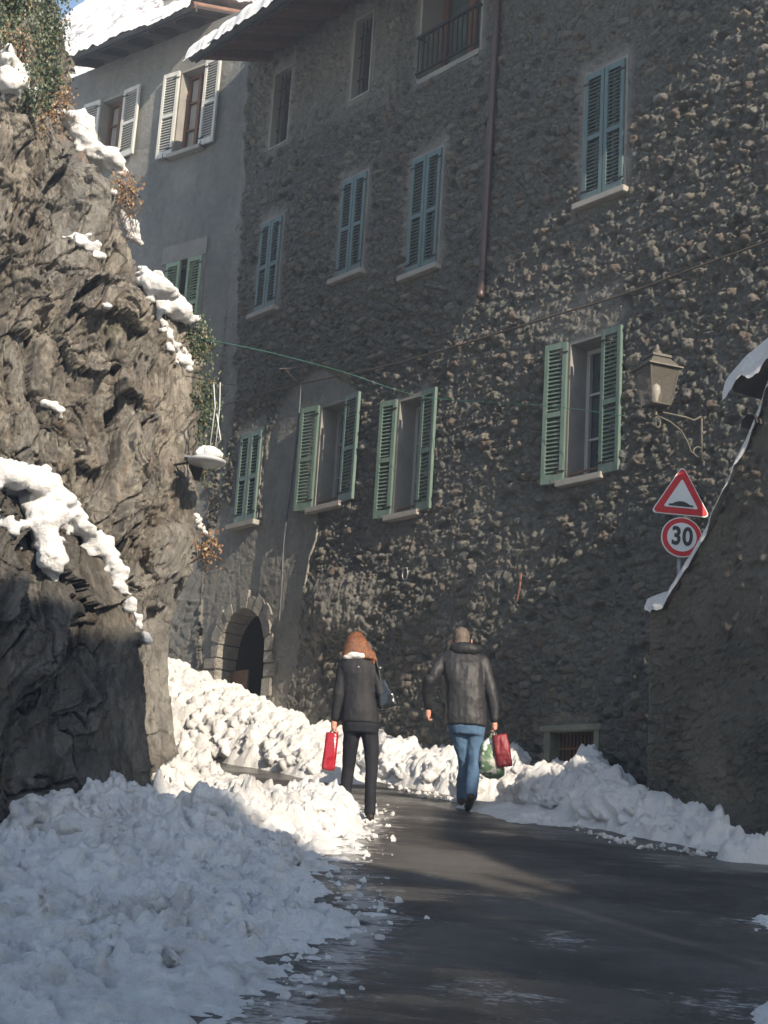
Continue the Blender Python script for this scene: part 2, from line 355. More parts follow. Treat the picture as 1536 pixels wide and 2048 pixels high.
# ================================================================== SNOW BANKS
def snowfield(name, x0, x1, y0, y1, st, hf, label, mt, dirtf=None, rg=1.):
    xs = np.arange(x0, x1, st); ys = np.arange(y0, y1, st); X, Y = np.meshgrid(xs, ys, indexing='ij')
    wx = X+fbm(X*2.2, Y*2.2, None, 3, 31)*.12; wy = Y+fbm(X*2.2, Y*2.2, None, 3, 37)*.12
    h = hf(wx, wy); k = np.clip(h/.3, 0, 1)
    for sc, am, sd in ((.36, .13, 3), (.19, .10, 9), (.10, .065, 15), (.055, .035, 21)):
        qx, qy = X+fbm(X*6, Y*6, None, 2, 41+sd)*.05, Y+fbm(X*6, Y*6, None, 2, 47+sd)*.05
        f1, f2, i = worley(qx/sc, qy/sc, sd); b = np.sqrt(np.clip(1-(f1/.72)**2, 0, 1))*(i > .35)*(.4+.9*i)
        h = h+am*b*k*(.5+.5*rg)*(.35+.65*sstep(-.3, .35, fbm(X*1.3, Y*1.3, None, 2, sd+70)))
    cm = np.clip(k*1.6+.15, 0, 1)*sstep(-.75, .05, fbm(X*1.1, Y*1.1, None, 2, 93)); h = h+rg*cm*(.085*facet(wx*5.5, wy*5.5, 71, 2.6)+.055*facet(wx*13, wy*13, 73, 2.8)+.028*facet(wx*27, wy*27, 75, 2.8))
    h = h+fbm(X*9, Y*9, None, 5, 55, gain=.65)*.055*np.clip(k*2+.5, .25, 1)*(.4+.6*rg)+fbm(X*3, Y*3, None, 3, 57, ridge=True)*.05*k*rg-.045
    hp = np.pad(h, 1, mode='edge'); h = (h*4+hp[2:, 1:-1]+hp[:-2, 1:-1]+hp[1:-1, 2:]+hp[1:-1, :-2])/8
    X2 = X+k*fbm(X*4, Y*4, h*6, 2, 61)*.05; Y2 = Y+k*fbm(X*4, Y*4, h*6, 2, 67)*.05
    keep = h > -.02; kf = keep[:-1, :-1] | keep[1:, :-1] | keep[1:, 1:] | keep[:-1, 1:]
    d = np.clip(dirtf(X, Y, h), 0, 1) if dirtf else np.ones(X.shape)
    V, Fc, A = compact(np.stack([X2, Y2, KS*Y+np.maximum(h, -.03)], -1).reshape(-1, 3), gridfaces(len(xs), len(ys), kf), {'dirt': d})
    o = arr(name, V, Fc, mt, attrs=A); tag(o, label, 'snow bank', kind='stuff'); return o
def ridge(X, Y, pts, wd):
    h = np.zeros(X.shape)
    for (a, b, ha, wa), (c, d, hb, wb) in zip(pts, pts[1:]):
        ds, t = segdist(X, Y, a, b, c, d); ww = wa+(wb-wa)*t
        h = np.maximum(h, (ha+(hb-ha)*t)*(np.clip(1-(ds/ww)**2, 0, 1)**.8))
    return h
def left_h(X, Y):
    xb = np.interp(Y, XB[0], XB[1]); d = xb-X
    H = np.interp(Y, [4, 6, 8, 9.5, 11, 12.5, 14.6, 15.2, 16], [.05, .06, .09, .12, .12, .15, .06, .0, -.05])
    far = np.interp(Y, [4, 7, 9, 11, 13, 15, 16], [.04, .06, .05, -.09, -.14, -.05, 0])*sstep(.6, 2.4, d)
    d = d+fbm(X*2.5, Y*2.5, None, 4, 88)*.22*np.interp(Y, [9, 13], [1, .4]); h = np.where(d > 0, .03+H*(1-np.exp(-np.maximum(d, 0)/np.interp(Y, [8, 11, 13], [.5, .35, .22]))), np.maximum(.03+.07*d, -.05))+far*(d > 0)
    h = np.maximum(h, ridge(X, Y, [(-2.25, 11.3, .26, .45), (-1.95, 12.1, .30, .40), (-1.6, 13.1, .14, .45)], 0))
    h = np.maximum(h, ridge(X, Y, [(-1.95, 14.6, .5, .25), (-1.65, 14.7, .12, .3), (-.95, 14.4, .04, .4)], 0))
    h = np.maximum(h, ridge(X, Y, [(-2.15, 16.7, .24, .3), (-1.85, 15.5, .26, .38), (-1.4, 14.6, .15, .4), (-.8, 13.9, .10, .4)], 0))
    h = np.maximum(h, ridge(X, Y, [(-1.5, 11.2, .20, .6), (-.9, 11.7, .27, .45), (-.38, 13.0, .26, .36)], 0))
    return h*(1+.35*fbm(X*1.1, Y*1.1, None, 3, 81))
snowfield('snow_bank', -5.5, .35, 4.2, 17.2, .0155, left_h, 'broad lumpy dirty snow bank along the left road edge below the rocks', M_SNOWD,
          lambda X, Y, h: .35+.75*sstep(-.1, .5, fbm(X*.9, Y*.9, None, 3, 5))+.4*np.exp(-np.abs(h-.1)/.1))
def far_h(X, Y): return ridge(X, Y, [(-5.5, 22.4, 1.3, 1.5), (-2.9, 20.8, 1.12, 1.1), (-1.6, 19.6, .74, .9), (-.75, 18.3, .38, .65), (-.3, 17.1, .10, .4)], 0)
snowfield('snow_bank', -7, .3, 16.3, 24, .025, far_h, 'tall bright snow heap in front of the arched doorway', M_SNOWM, lambda X, Y, h: .25+.3*sstep(0, .5, fbm(X, Y, None, 2, 6)), .5)
def fac_h(X, Y):
    a = (X-MA.o[0])*MA.u[0]+(Y-MA.o[1])*MA.u[1]; d = (X-MA.o[0])*MA.n[0]+(Y-MA.o[1])*MA.n[1]
    H = np.interp(a, [-3.6, -3, -2, -1, 0, .6, .95, 1.15, 1.4], [.5, .42, .46, .40, .42, .50, .42, .1, 0])*(.65+.45*np.abs(fbm(a*3.2, d*0, None, 2, 17)+.4))
    return H*np.clip(1-((d-.15)/.62)**2, 0, 1)**.7*(d > -.2)
snowfield('snow_bank', -1.6, 2.2, 15.4, 20.4, .02, fac_h, 'low sunlit snow bank along the foot of the stone house', M_SNOWM, lambda X, Y, h: .5+.5*fbm(X, Y, None, 2, 6), .7)
def right_h(X, Y): return (1+.7*fbm(X*2.6, Y*2.6, None, 3, 77))*ridge(X, Y, [(1.66, 16.05, .24, .35), (1.95, 15.75, .34, .55), (2.45, 15.1, .40, .7), (2.6, 14.4, .28, .6), (2.9, 13.7, .18, .5), (3.15, 13.1, .10, .3)], 0)+ridge(X, Y, [(1.3, 15.2, .08, .5), (1.9, 14.6, .08, .8)], 0)
snowfield('snow_bank', .8, 3.6, 12.2, 17, .018, right_h, 'shaded snow bank piled in the corner beside the grated cellar opening', M_SNOWM, lambda X, Y, h: .6+.6*fbm(X, Y, None, 2, 6))
def rb_h(X, Y):
    h = .16*sstep(0, .6, X-np.interp(Y, [5.5, 6.5, 7.3, 7.8], [1.3, 1.45, 1.75, 2.6]))*(Y < 8)
    return h+ridge(X, Y, [(2.3, 9.1, .03, .25), (2.9, 9.9, .05, .35)], 0)+ridge(X, Y, [(3.05, 12.5, .13, .18), (3.5, 12.6, .16, .22)], 0)
snowfield('snow_patch', 1.0, 4.2, 4.2, 12.6, .02, rb_h, 'thin worn snow patch at the lower right road edge', M_SNOWM, lambda X, Y, h: .5+0*X)

def chunks(name, pts, label, n, r0, r1, seed):
    rs = np.random.default_rng(seed); bm = bmesh.new()
    for _ in range(n):
        i = rs.integers(len(pts)-1); t = rs.uniform(); a, c = pts[i], pts[i+1]; sp = rs.normal()*(a[2]+(c[2]-a[2])*t)
        x = a[0]+(c[0]-a[0])*t+sp; y = a[1]+(c[1]-a[1])*t+rs.normal()*.1; r = r0+(r1-r0)*rs.uniform()**3.5
        vs = [bm.verts.new(Vector((x, y, KS*y+r*.25))+Vector(rs.normal(size=3)).normalized()*r*rs.uniform(.7, 1.15)) for _ in range(13)]
        bmesh.ops.convex_hull(bm, input=vs, use_existing_faces=False)
    lo_ = [v for v in bm.verts if not v.link_faces]; bmesh.ops.delete(bm, geom=lo_, context='VERTS')
    me = bpy.data.meshes.new(name); bm.to_mesh(me); bm.free(); me.materials.append(M_SNOWM); me.attributes.new('dirt', 'FLOAT', 'POINT').data.foreach_set('value', np.full(len(me.vertices), .9, np.float32))
    o = bpy.data.objects.new(name, me); COL.objects.link(o); tag(o, label, 'snow crumbs', kind='stuff')
chunks('snow_crumbs', [(-.35, 6.6, .10), (-.2, 7.6, .12), (.1, 8.8, .10), (-.02, 9.6, .12), (-.15, 10.8, .14), (.0, 12.3, .10), (.1, 13.8, .08), (.1, 14.8, .1)], 'loose snow crumbs scattered along the left road edge', 520, .004, .036, 3)
chunks('snow_crumbs', [(.4, 16.6, .1), (1.2, 15.3, .1), (1.75, 14.3, .08), (2.3, 13.0, .08), (3.0, 12.5, .1)], 'loose snow crumbs at the foot of the right hand snow bank', 380, .005, .045, 4)

def clods(hf, x0, x1, y0, y1, n, label, mt, seed, rmax=.13, vox=.02, hmin=.07, dirt=.5, cond=None):
    rs = np.random.default_rng(seed); X = rs.uniform(x0, x1, n*12); Y = rs.uniform(y0, y1, n*12); h = hf(X, Y); ok = (h > hmin)
    if cond is not None: ok &= cond(X, Y)
    X, Y, h = X[ok][:n], Y[ok][:n], h[ok][:n]; s = B(); tb = bmesh.new(); bmesh.ops.create_icosphere(tb, subdivisions=2, radius=1)
    tv = np.array([v.co[:] for v in tb.verts]); tf = np.array([[v.index for v in f_.verts] for f_ in tb.faces]); tb.free(); k = len(X)
    r = np.clip(rmax*(.28+.72*rs.uniform(size=k)**1.8), .03, np.maximum(.035, h*.55)); sc = np.stack([rs.uniform(.85, 1.2, k), rs.uniform(.85, 1.2, k), rs.uniform(.75, 1.1, k)], -1)*r[:, None]
    Vb = (tv[None]*sc[:, None]+np.stack([X, Y, KS*Y+h-r*.25], -1)[:, None]).reshape(-1, 3); Fb = (tf[None]+(np.arange(k)*len(tv))[:, None, None]).reshape(-1, 3)
    tm = bpy.data.meshes.new('m'); tm.from_pydata(Vb.tolist(), [], Fb.tolist()); s.bm.from_mesh(tm); bpy.data.meshes.remove(tm)
    o = s.build('snow_clods', mt, None, voxel=vox, sm=1, wr=.035, wrs=13, lump=1); me = o.data; nv = len(me.vertices)
    co = np.zeros(nv*3, np.float32); me.vertices.foreach_get('co', co); co = co.reshape(-1, 3).astype(float); no = np.zeros(nv*3, np.float32); me.vertices.foreach_get('normal', no); no = no.reshape(-1, 3)
    q = co[:, 0]*.8+co[:, 2]*.6; co = co+no*(facet(q*14, (co[:, 1]-co[:, 2])*11, 5, 2.6)*.022)[:, None]; me.vertices.foreach_set('co', co.astype(np.float32).ravel()); me.update()
    me.attributes.new('dirt', 'FLOAT', 'POINT').data.foreach_set('value', np.clip(dirt*(1+fbm(co[:, 0]*1.5, co[:, 1]*1.5, None, 3, 6)), 0, 1).astype(np.float32)); tag(o, label, 'snow clods', kind='stuff')
clods(fac_h, -1.6, 2.2, 15.4, 20.4, 620, 'knobbly lit snow clods on the bank along the house foot', M_SNOWM, 11, .13, .019, .12, .5)
clods(right_h, .8, 3.6, 12.2, 17, 620, 'knobbly shaded snow clods on the bank by the cellar opening', M_SNOWM, 12, .13, .02, .10, .5)
clods(far_h, -3.6, .3, 16.3, 22, 800, 'rounded snow clods on the tall heap before the arched doorway', M_SNOWM, 13, .12, .024, .10, .25)
clods(left_h, -2.6, .1, 10.2, 16.6, 1100, 'dirty snow clods on the sunlit part of the left bank', M_SNOWD, 14, .13, .02, .10, .75)
clods(left_h, -3.4, .1, 5.2, 10.4, 520, 'crumbled grey blue snow clods on the shaded near bank', M_SNOWD, 15, .075, .015, .09, .6)

# ================================================================== STONE HOUSE
OPEN = {}
W_ = {'S1': ((522, 450), (567, 432), (552, 612), (515, 632)), 'S2': ((684, 367), (735, 342), (725, 540), (678, 560)),
      'S3': ((825, 322), (885, 297), (875, 530), (818, 553)), 'S4': ((1174, 150), (1253, 120), (1247, 380), (1168, 408)),
      'L0': ((483, 872), (526, 857), (512, 1040), (472, 1052)), 'L1': ((643, 815), (694, 802), (684, 1003), (632, 1018)),
      'L2': ((799, 805), (848, 790), (838, 1018), (789, 1036)), 'L3': ((1143, 690), (1209, 670), (1201, 946), (1133, 966)),
      'N1': ((549, 152), (584, 132), (574, 280), (542, 294)), 'N2': ((712, 42), (746, 26), (737, 182), (703, 196)),
      'BD': ((862, -150), (972, -205), (962, 97), (832, 162)), 'GR': ((1102, 1466), (1190, 1460), (1190, 1560), (1102, 1566))}
RC = {k: MA.rect(*v) for k, v in W_.items()}
aL, aR = MA.F(432, 1330)[0], MA.F(529, 1330)[0]; zA = MA.F(478, 1216)[1]; rA = (aR-aL)/2; zS = zA-rA*1.15
A0 = MA.F(480, 300)[0]; A1 = 5.4; ZT = 15.6
def stones(a, z, seed, cell, amp, pl):
    wa = a+fbm(a*2, z*2, None, 2, seed)*.08; wz = z+fbm(a*2, z*2, None, 2, seed+5)*.06
    f1, f2, i1 = worley(wa/cell, wz/(cell*.68), seed); e = sstep(.02, .17, f2-f1)
    g1, g2, i2 = worley(wa/(cell*.47), wz/(cell*.36), seed+3); e2 = sstep(.02, .2, g2-g1)
    use = h32(np.floor(i1*1e6), np.full(a.shape, 3)) > .55
    h = np.where(use, e*(.3+.9*i1)*(1.1-.55*f1), e2*(.15+.75*i2)*(1.1-.55*g1)*.75)
    h = h+facet(a/cell*2.1, z/cell*3., seed+4)*.35+fbm(a*12, z*12, None, 4, seed+8, gain=.65)*.4
    miss = (np.where(use, i1, i2) < .05); h = np.where(miss, -.9, h)
    return h*amp*(1-.88*pl), np.where(use, i1, i2), np.where(use, e, e2)
def facade():
    st = .0155; a = np.arange(A0, A1, st); z = np.arange(1.6, ZT, st); A, Z = np.meshgrid(a, z, indexing='ij')
    # photographed bare-render areas, as outlines on the wall
    pl = np.zeros(A.shape)
    j = fbm(A*3.5, Z*3.5, None, 4, 91)*.16; j2 = fbm(A*3.5, Z*3.5, None, 4, 92)*.16
    def poly(pts, v=1.0):
        nonlocal pl
        q = [MA.F(*p) for p in pts]; pl = np.where(inpoly(A+j, Z+j2, q), np.maximum(pl, v), pl)
    poly([(590, 765), (640, 740), (735, 780), (720, 830), (640, 850), (640, 1050), (612, 1150), (600, 1300), (560, 1450), (400, 1420), (405, 1150), (440, 1010), (520, 1050), (530, 900), (560, 820)])
    poly([(470, 120), (498, 120), (470, 800), (445, 1000), (430, 1000), (450, 700)], .9)
    poly([(540, 1250), (640, 1230), (650, 1420), (600, 1520), (530, 1500)], .6)
    poly([(500, 90), (790, -60), (790, 200), (640, 260), (520, 320)], .35)
    poly([(860, 880), (1130, 1000), (1100, 1130), (900, 1200), (760, 1150), (720, 1060)], .25)
    poly([(600, 1150), (800, 1170), (1320, 1100), (1330, 1400), (1100, 1450), (600, 1560)], .12)
    poly([(1040, 620), (1250, 560), (1260, 690), (1130, 720)], .6)
    for k, (a0, a1, z0, z1) in RC.items():
        dx = np.maximum(np.maximum(a0-A, A-a1), 0); dz = np.maximum(np.maximum(z0-Z, (Z-z1)*.6), 0)
        pl = np.maximum(pl, (1-sstep(.04, .17, np.hypot(dx, dz)+j*.5))*.9)
    da = np.hypot(np.maximum(np.abs(A-(aL+aR)/2)-rA, 0), np.maximum(Z-zA, 0)); pl = np.maximum(pl, 1-sstep(.25, .45, da+j))
    bul = MA.F(690, 1215); bl = np.exp(-((A-bul[0])/.75)**4-((Z-bul[1])/.42)**4); pl = np.maximum(pl, .75*bl)
    pl = (pl+np.roll(pl, 1, 0)+np.roll(pl, -1, 0)+np.roll(pl, 1, 1)+np.roll(pl, -1, 1))/5
    big = .75+.5*fbm(A*.6, Z*.6, None, 3, 14)
    h, sid, e = stones(A, Z, 5, .145, .082, pl); h = h*big
    h = h+fbm(A*.35, Z*.35, None, 2, 12)*.016+fbm(A*6, Z*2.6, None, 5, 15, ridge=True, gain=.65)*.022*(1-.6*(pl > .85))
    h = h+.14*bl*(.8-.55*(A-bul[0])/.75)+bl*fbm(A*9, Z*4, None, 5, 44, ridge=True)*.03
    h = np.where(A < A0+.05, 0, h)
    ac = (A[:-1, :-1]+st/2); zc = (Z[:-1, :-1]+st/2); keep = np.ones(ac.shape, bool)
    for (a0, a1, z0, z1) in RC.values(): keep &= ~((ac > a0) & (ac < a1) & (zc > z0) & (zc < z1))
    am = (aL+aR)/2; keep &= ~((np.abs(ac-am) < rA) & ((zc < zS) | (np.hypot(ac-am, (zc-zS)/1.15) < rA)))
    V = MA.o+A[..., None]*MA.u+(h-.012)[..., None]*MA.n; V[..., 2] += Z
    V2, Fc, At = compact(V.reshape(-1, 3), gridfaces(len(a), len(z), keep), {'stone': sid, 'plaster': pl, 'joint': e})
    return V2, Fc, At
HOUSE = root('stone_house', MA.P(0, 2.5), 'tall rough rubble stone house with green shutters and an arched doorway', 'house')
V, Fc, At = facade(); arr('wall', V, Fc, M_MAS, HOUSE, attrs=At)
DEPTH = 7.0
b = B(MA.M(0, 0)); b.box(A1, 8.7, -.4, -.03, 0, ZT); b.box(8.4, 8.7, -DEPTH, -.4, 0, ZT); b.box(A0-.05, A1, -DEPTH, -DEPTH+.3, 0, ZT); b.box(A0, A0+.3, -DEPTH+.3, -.6, 0, ZT); b.box(A0+.3, A1, -2.6, -2.5, 9.0, ZT-.2)
b.build('side_wall', M_PLASTER, HOUSE)

def shutter(parent, M, wd, ht, mt, flip, ang, hinge_u):
    """leaf hinged at hinge_u; flip=-1 leaf extends to -u, +1 to +u; ang = swing away from wall"""
    mm = M @ Matrix.Translation((hinge_u, .035, 0)) @ Matrix.Rotation(R(ang)*flip, 4, 'Z'); s = B(mm); f = flip
    t = .022; sw = .055
    s.box(0, f*sw, -t, t, 0, ht, bev=.004); s.box(f*(wd-sw), f*wd, -t, t, 0, ht, bev=.004)
    for z0, z1 in ((0, .11), (ht-.075, ht), (ht*.47, ht*.47+.06)): s.box(f*sw, f*(wd-sw), -t*.9, t*.9, z0, z1)
    n = max(8, int(ht/.055)); 
    for i in range(n):
        zz = .12+(ht-.2)*(i+.5)/n
        if abs(zz-ht*.47-.03) < .045: continue
        s.box(f*sw, f*(wd-sw), -.019, .019, -.0045, .0045, Matrix.Translation((0, 0, zz)) @ Matrix.Rotation(R(-48), 4, 'X'))
    o = s.build('shutter', mt, parent)
    for zz in (.12, ht-.14): h = B(mm); h.box(-f*.02, f*.12, t, t+.008, zz, zz+.02); h.build('hinge', M_IRON, parent)
    return o
def window(house, WP, rc, kind, mt, label=None, ang=(14, 14), trim=M_TRIM, frame=M_WHITEF, dep=.24, curtain=False, sill=True, ext=0, swf=.60, gap=0):
    a0, a1, z0, z1 = rc; wd = a1-a0; ht = z1-z0; M = WP.M((a0+a1)/2, z0); hw = wd/2
    s = B(M); q = .035
    s.box(-hw-q, -hw, -dep, .006, -q, ht+q); s.box(hw, hw+q, -dep, .006, -q, ht+q); s.box(-hw, hw, -dep, .006, ht, ht+q); s.box(-hw, hw, -dep, .004, -q, 0)
    wn = s.build('window', trim, house)
    if label: wn['label'] = label
    s = B(M); y0, y1 = -dep+.03, -dep+.08; fr = .05
    s.box(-hw, -hw+fr, y0, y1, 0, ht); s.box(hw-fr, hw, y0, y1, 0, ht); s.box(-hw+fr, hw-fr, y0, y1, ht-fr, ht); s.box(-hw+fr, hw-fr, y0, y1, 0, fr)
    s.box(-.03, .03, y0, y1+.012, fr, ht-fr)
    for zz in (ht/3, 2*ht/3):
        for sg in (-1, 1): s.box(sg*.03, sg*(hw-fr), y0+.01, y1-.008, zz-.013, zz+.013)
    s.build('window_frame', frame, wn)
    s = B(M); s.box(-hw, hw, -dep, -dep+.012, 0, ht); s.build('pane', M_GLASS, wn)
    if curtain: s = B(M); s.box(-hw+.06, hw-.06, -dep+.018, -dep+.026, .06, ht-.06); s.build('curtain', M_CURT, wn)
    if sill: s = B(M); s.box(-hw-.09, hw+.09, -dep+.1, .11, -.075, 0, bev=.006); s.build('sill', M_SILL, wn)
    if kind == 'closed':
        for f in (-1, 1): shutter(wn, M @ Matrix.Translation((0, -.02, .01)), hw-.004-gap/2, ht-.02, mt, -f, 0, f*hw)
    elif kind == 'open':
        for f, an in ((-1, ang[0]), (1, ang[1])): shutter(wn, M @ Matrix.Translation((0, .01, -.02)), wd*swf+ext, ht+.05, mt, f, an, f*(hw+.012))
        for f in (-1, 1): s = B(M); s.tube([(f*(hw+.14), -.05, -.05), (f*(hw+.14), .13, -.05), (f*(hw+.14), .13, .01)], .007, 6); s.build('shutter_catch', M_IRON, wn)
    return wn
for k in ('S1', 'S2', 'S3', 'S4', 'L0'): window(HOUSE, MA, RC[k], 'closed', M_SHUTB if k[0] == 'S' else M_SHUT)
window(HOUSE, MA, RC['L1'], 'open', M_SHUT, dep=.36, ang=(9, 6)); window(HOUSE, MA, RC['L2'], 'open', M_SHUT, dep=.36, ang=(9, 4)); window(HOUSE, MA, RC['L3'], 'open', M_SHUT, dep=.36, ang=(10, 3))
# window bars hung across the lower openings
for k in ('L1', 'L2', 'L3'):
    a0, a1, z0, z1 = RC[k]; s = B(MA.M((a0+a1)/2, z0)); hw = (a1-a0)/2; s.tube([(-hw, -.05, .09), (hw, -.05, .11)], .012, 6); s.build('window_bar', M_RUST, HOUSE)
for k in ('N1', 'N2'):
    wn = window(HOUSE, MA, RC[k], 'none', None, sill=False, dep=.3, frame=M_WOODD); a0, a1, z0, z1 = RC[k]; s = B(MA.M((a0+a1)/2, z0)); hw = (a1-a0)/2
    for i in range(4): s.tube([(-hw+.06+i*(2*hw-.12)/3, -.09, 0), (-hw+.06+i*(2*hw-.12)/3, -.09, z1-z0)], .009, 6)
    for zz in (.25, .55, .8): s.box(-hw, hw, -.095, -.085, (z1-z0)*zz, (z1-z0)*zz+.02)
    s.build('window_grille', M_IRON, wn)
# balcony door
a0, a1, z0, z1 = RC['BD']; z1 = min(z1, ZT-.2); hw = (a1-a0)/2; M = MA.M((a0+a1)/2, z0); HT = z1-z0
s = B(M); s.box(-hw-.04, -hw, -.5, .006, -.04, HT); s.box(hw, hw+.04, -.5, .006, -.04, HT); s.box(-hw, hw, -.5, .02, -.08, 0); s.box(-hw, hw, -.5, .006, HT, HT+.04)
dr = s.build('balcony_door', M_PLASTER, HOUSE)
s = B(M)
for x0, x1 in ((-hw, -hw+.09), (-.07, .07), (hw-.09, hw)): s.box(x0, x1, -.45, -.39, 0, HT)
s.box(-hw+.09, -.07, -.44, -.4, .0, .25); s.box(.07, hw-.09, -.44, -.4, .0, .25); s.build('door_frame', M_WOOD, dr)
s = B(M); s.box(-hw, hw, -.47, -.455, 0, HT); s.build('pane', glass_mat('curtained_glass', (.10, .14, .13)), dr)
s = B(M); rh = MA.F(825, 85)[1]-MA.F(828, 162)[1]
s.box(-hw-.02, hw+.02, .03, .07, rh-.02, rh+.02); s.box(-hw-.02, hw+.02, .035, .065, .06, .085)
for i in range(13): x = -hw+.02+i*(2*hw-.04)/12; s.box(x-.009, x+.009, .041, .059, .085 if 0 < i < 12 else 0, rh-.02)
s.box(-hw-.02, -hw, -.1, .03, rh-.015, rh+.015); s.box(hw, hw+.02, -.1, .03, rh-.015, rh+.015)
s.build('balcony_railing', M_IRON, HOUSE)
# cellar grate
a0, a1, z0, z1 = RC['GR']; hw = (a1-a0)/2; M = MA.M((a0+a1)/2, z0); HT = z1-z0
s = B(M); s.box(-hw-.08, -hw, -.3, .03, -.3, HT); s.box(hw, hw+.07, -.3, .03, -.3, HT); s.box(-hw-.14, hw+.12, -.3, .05, HT, HT+.07, bev=.01); s.box(-hw, hw, -.32, -.3, -.3, HT)
g = s.build('cellar_opening', noisy('grey_green_stone', (.19, .20, .16), (.13, .13, .11), 6, .85, .5, .01), HOUSE)
s = B(M)
for i in range(12): x = -hw+.03+i*(2*hw-.06)/11; s.tube([(x, -.1, -.2), (x, -.1, HT)], .008, 6)
for zz in (.12, .35): s.box(-hw, hw, -.105, -.095, zz, zz+.02)
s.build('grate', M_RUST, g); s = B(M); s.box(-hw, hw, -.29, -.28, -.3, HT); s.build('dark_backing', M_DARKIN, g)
# arched doorway
am = (aL+aR)/2; M = MA.M(am, 0); s = B(M); NA = 11
for i in range(NA):
    t0 = math.pi*i/NA+.012; t1 = math.pi*(i+1)/NA-.012; r1 = rA+.17+.04*((i*7) % 3-1)
    p = [(-math.cos(t)*rr, zS+math.sin(t)*rr*1.15) for t, rr in ((t0, rA-.015), ((t0+t1)/2, rA-.015), (t1, rA-.015), (t1, r1), ((t0+t1)/2, r1+.015), (t0, r1))]
    s.prism(p[::-1], -.35, .018+.012*(i % 2))
for f in (-1, 1):
    zz = 2.6; k = 0
    while zz < zS-.02:
        hh = min(.2+.07*((k*5) % 3), zS-zz); x = .2+.08*((k+(f > 0)) % 2); s.box(f*(rA-.012), f*(rA+x), -.35, .016+.012*(k % 2), zz+.006, zz+hh-.006, bev=.012); zz += hh; k += 1
arch = s.build('arched_doorway', noisy('voussoir_stone', (.30, .285, .255), (.2, .19, .17), 5, .85, 1.0, .05), HOUSE)
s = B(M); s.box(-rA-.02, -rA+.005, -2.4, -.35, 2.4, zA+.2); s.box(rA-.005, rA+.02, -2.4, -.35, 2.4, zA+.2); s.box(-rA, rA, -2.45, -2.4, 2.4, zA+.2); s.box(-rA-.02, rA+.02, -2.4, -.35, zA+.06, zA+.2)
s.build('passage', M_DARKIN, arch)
s = B(M); s.box(-rA+.008, -rA+.42, -.3, -.27, 3.9, 4.42); s.build('notice_board', noisy('brown_board', (.16, .09, .06), (.10, .06, .045), 8, .7, .3, .004), arch)
s = B(M); s.box(-rA+.48+.55, rA-.06, -.75, -.72, 3.45, 4.35, bev=.01); sg = s.build('notice_sign', noisy('grey_sign', (.10, .11, .12), (.085, .09, .10), 5, .5, .1, .002), arch)
s = B(M); s.prism([(.34, 4.03), (.385, 4.03), (.385, 4.12), (.42, 4.06), (.455, 4.12), (.455, 4.03), (.50, 4.03), (.50, 4.2), (.455, 4.2), (.42, 4.13), (.385, 4.2), (.34, 4.2)], -.717, -.713); s.build('sign_mark', mat('pale_print', (.3, .32, .33), .6), sg)
# drainpipe
pipe = [MA.F(x, y, .09) for x, y in ((1004, -260), (999, -60), (995, 0), (980, 270), (966, 520), (964, 560), (966, 585), (972, 598))]
s = B(MA.M(0, 0)); s.tube([(a, .09+(0 if i < 6 else .05*(i-5)), z) for i, (a, z) in enumerate(pipe)], .048, 14); dp = s.build('drainpipe', M_COPPER, HOUSE, smooth=True)
for y in (545, 240, -20):
    s = B(MA.M(0, 0)); a, z = MA.F(980 if y < 500 and y > 0 else (965 if y > 500 else 996), y, .09); s.tube([(a, .09, z-.014), (a, .09, z+.014)], .054, 14); s.box(a-.12, a-.03, .0, .09, z-.01, z+.01); s.build('pipe_clamp', M_IRON, dp)
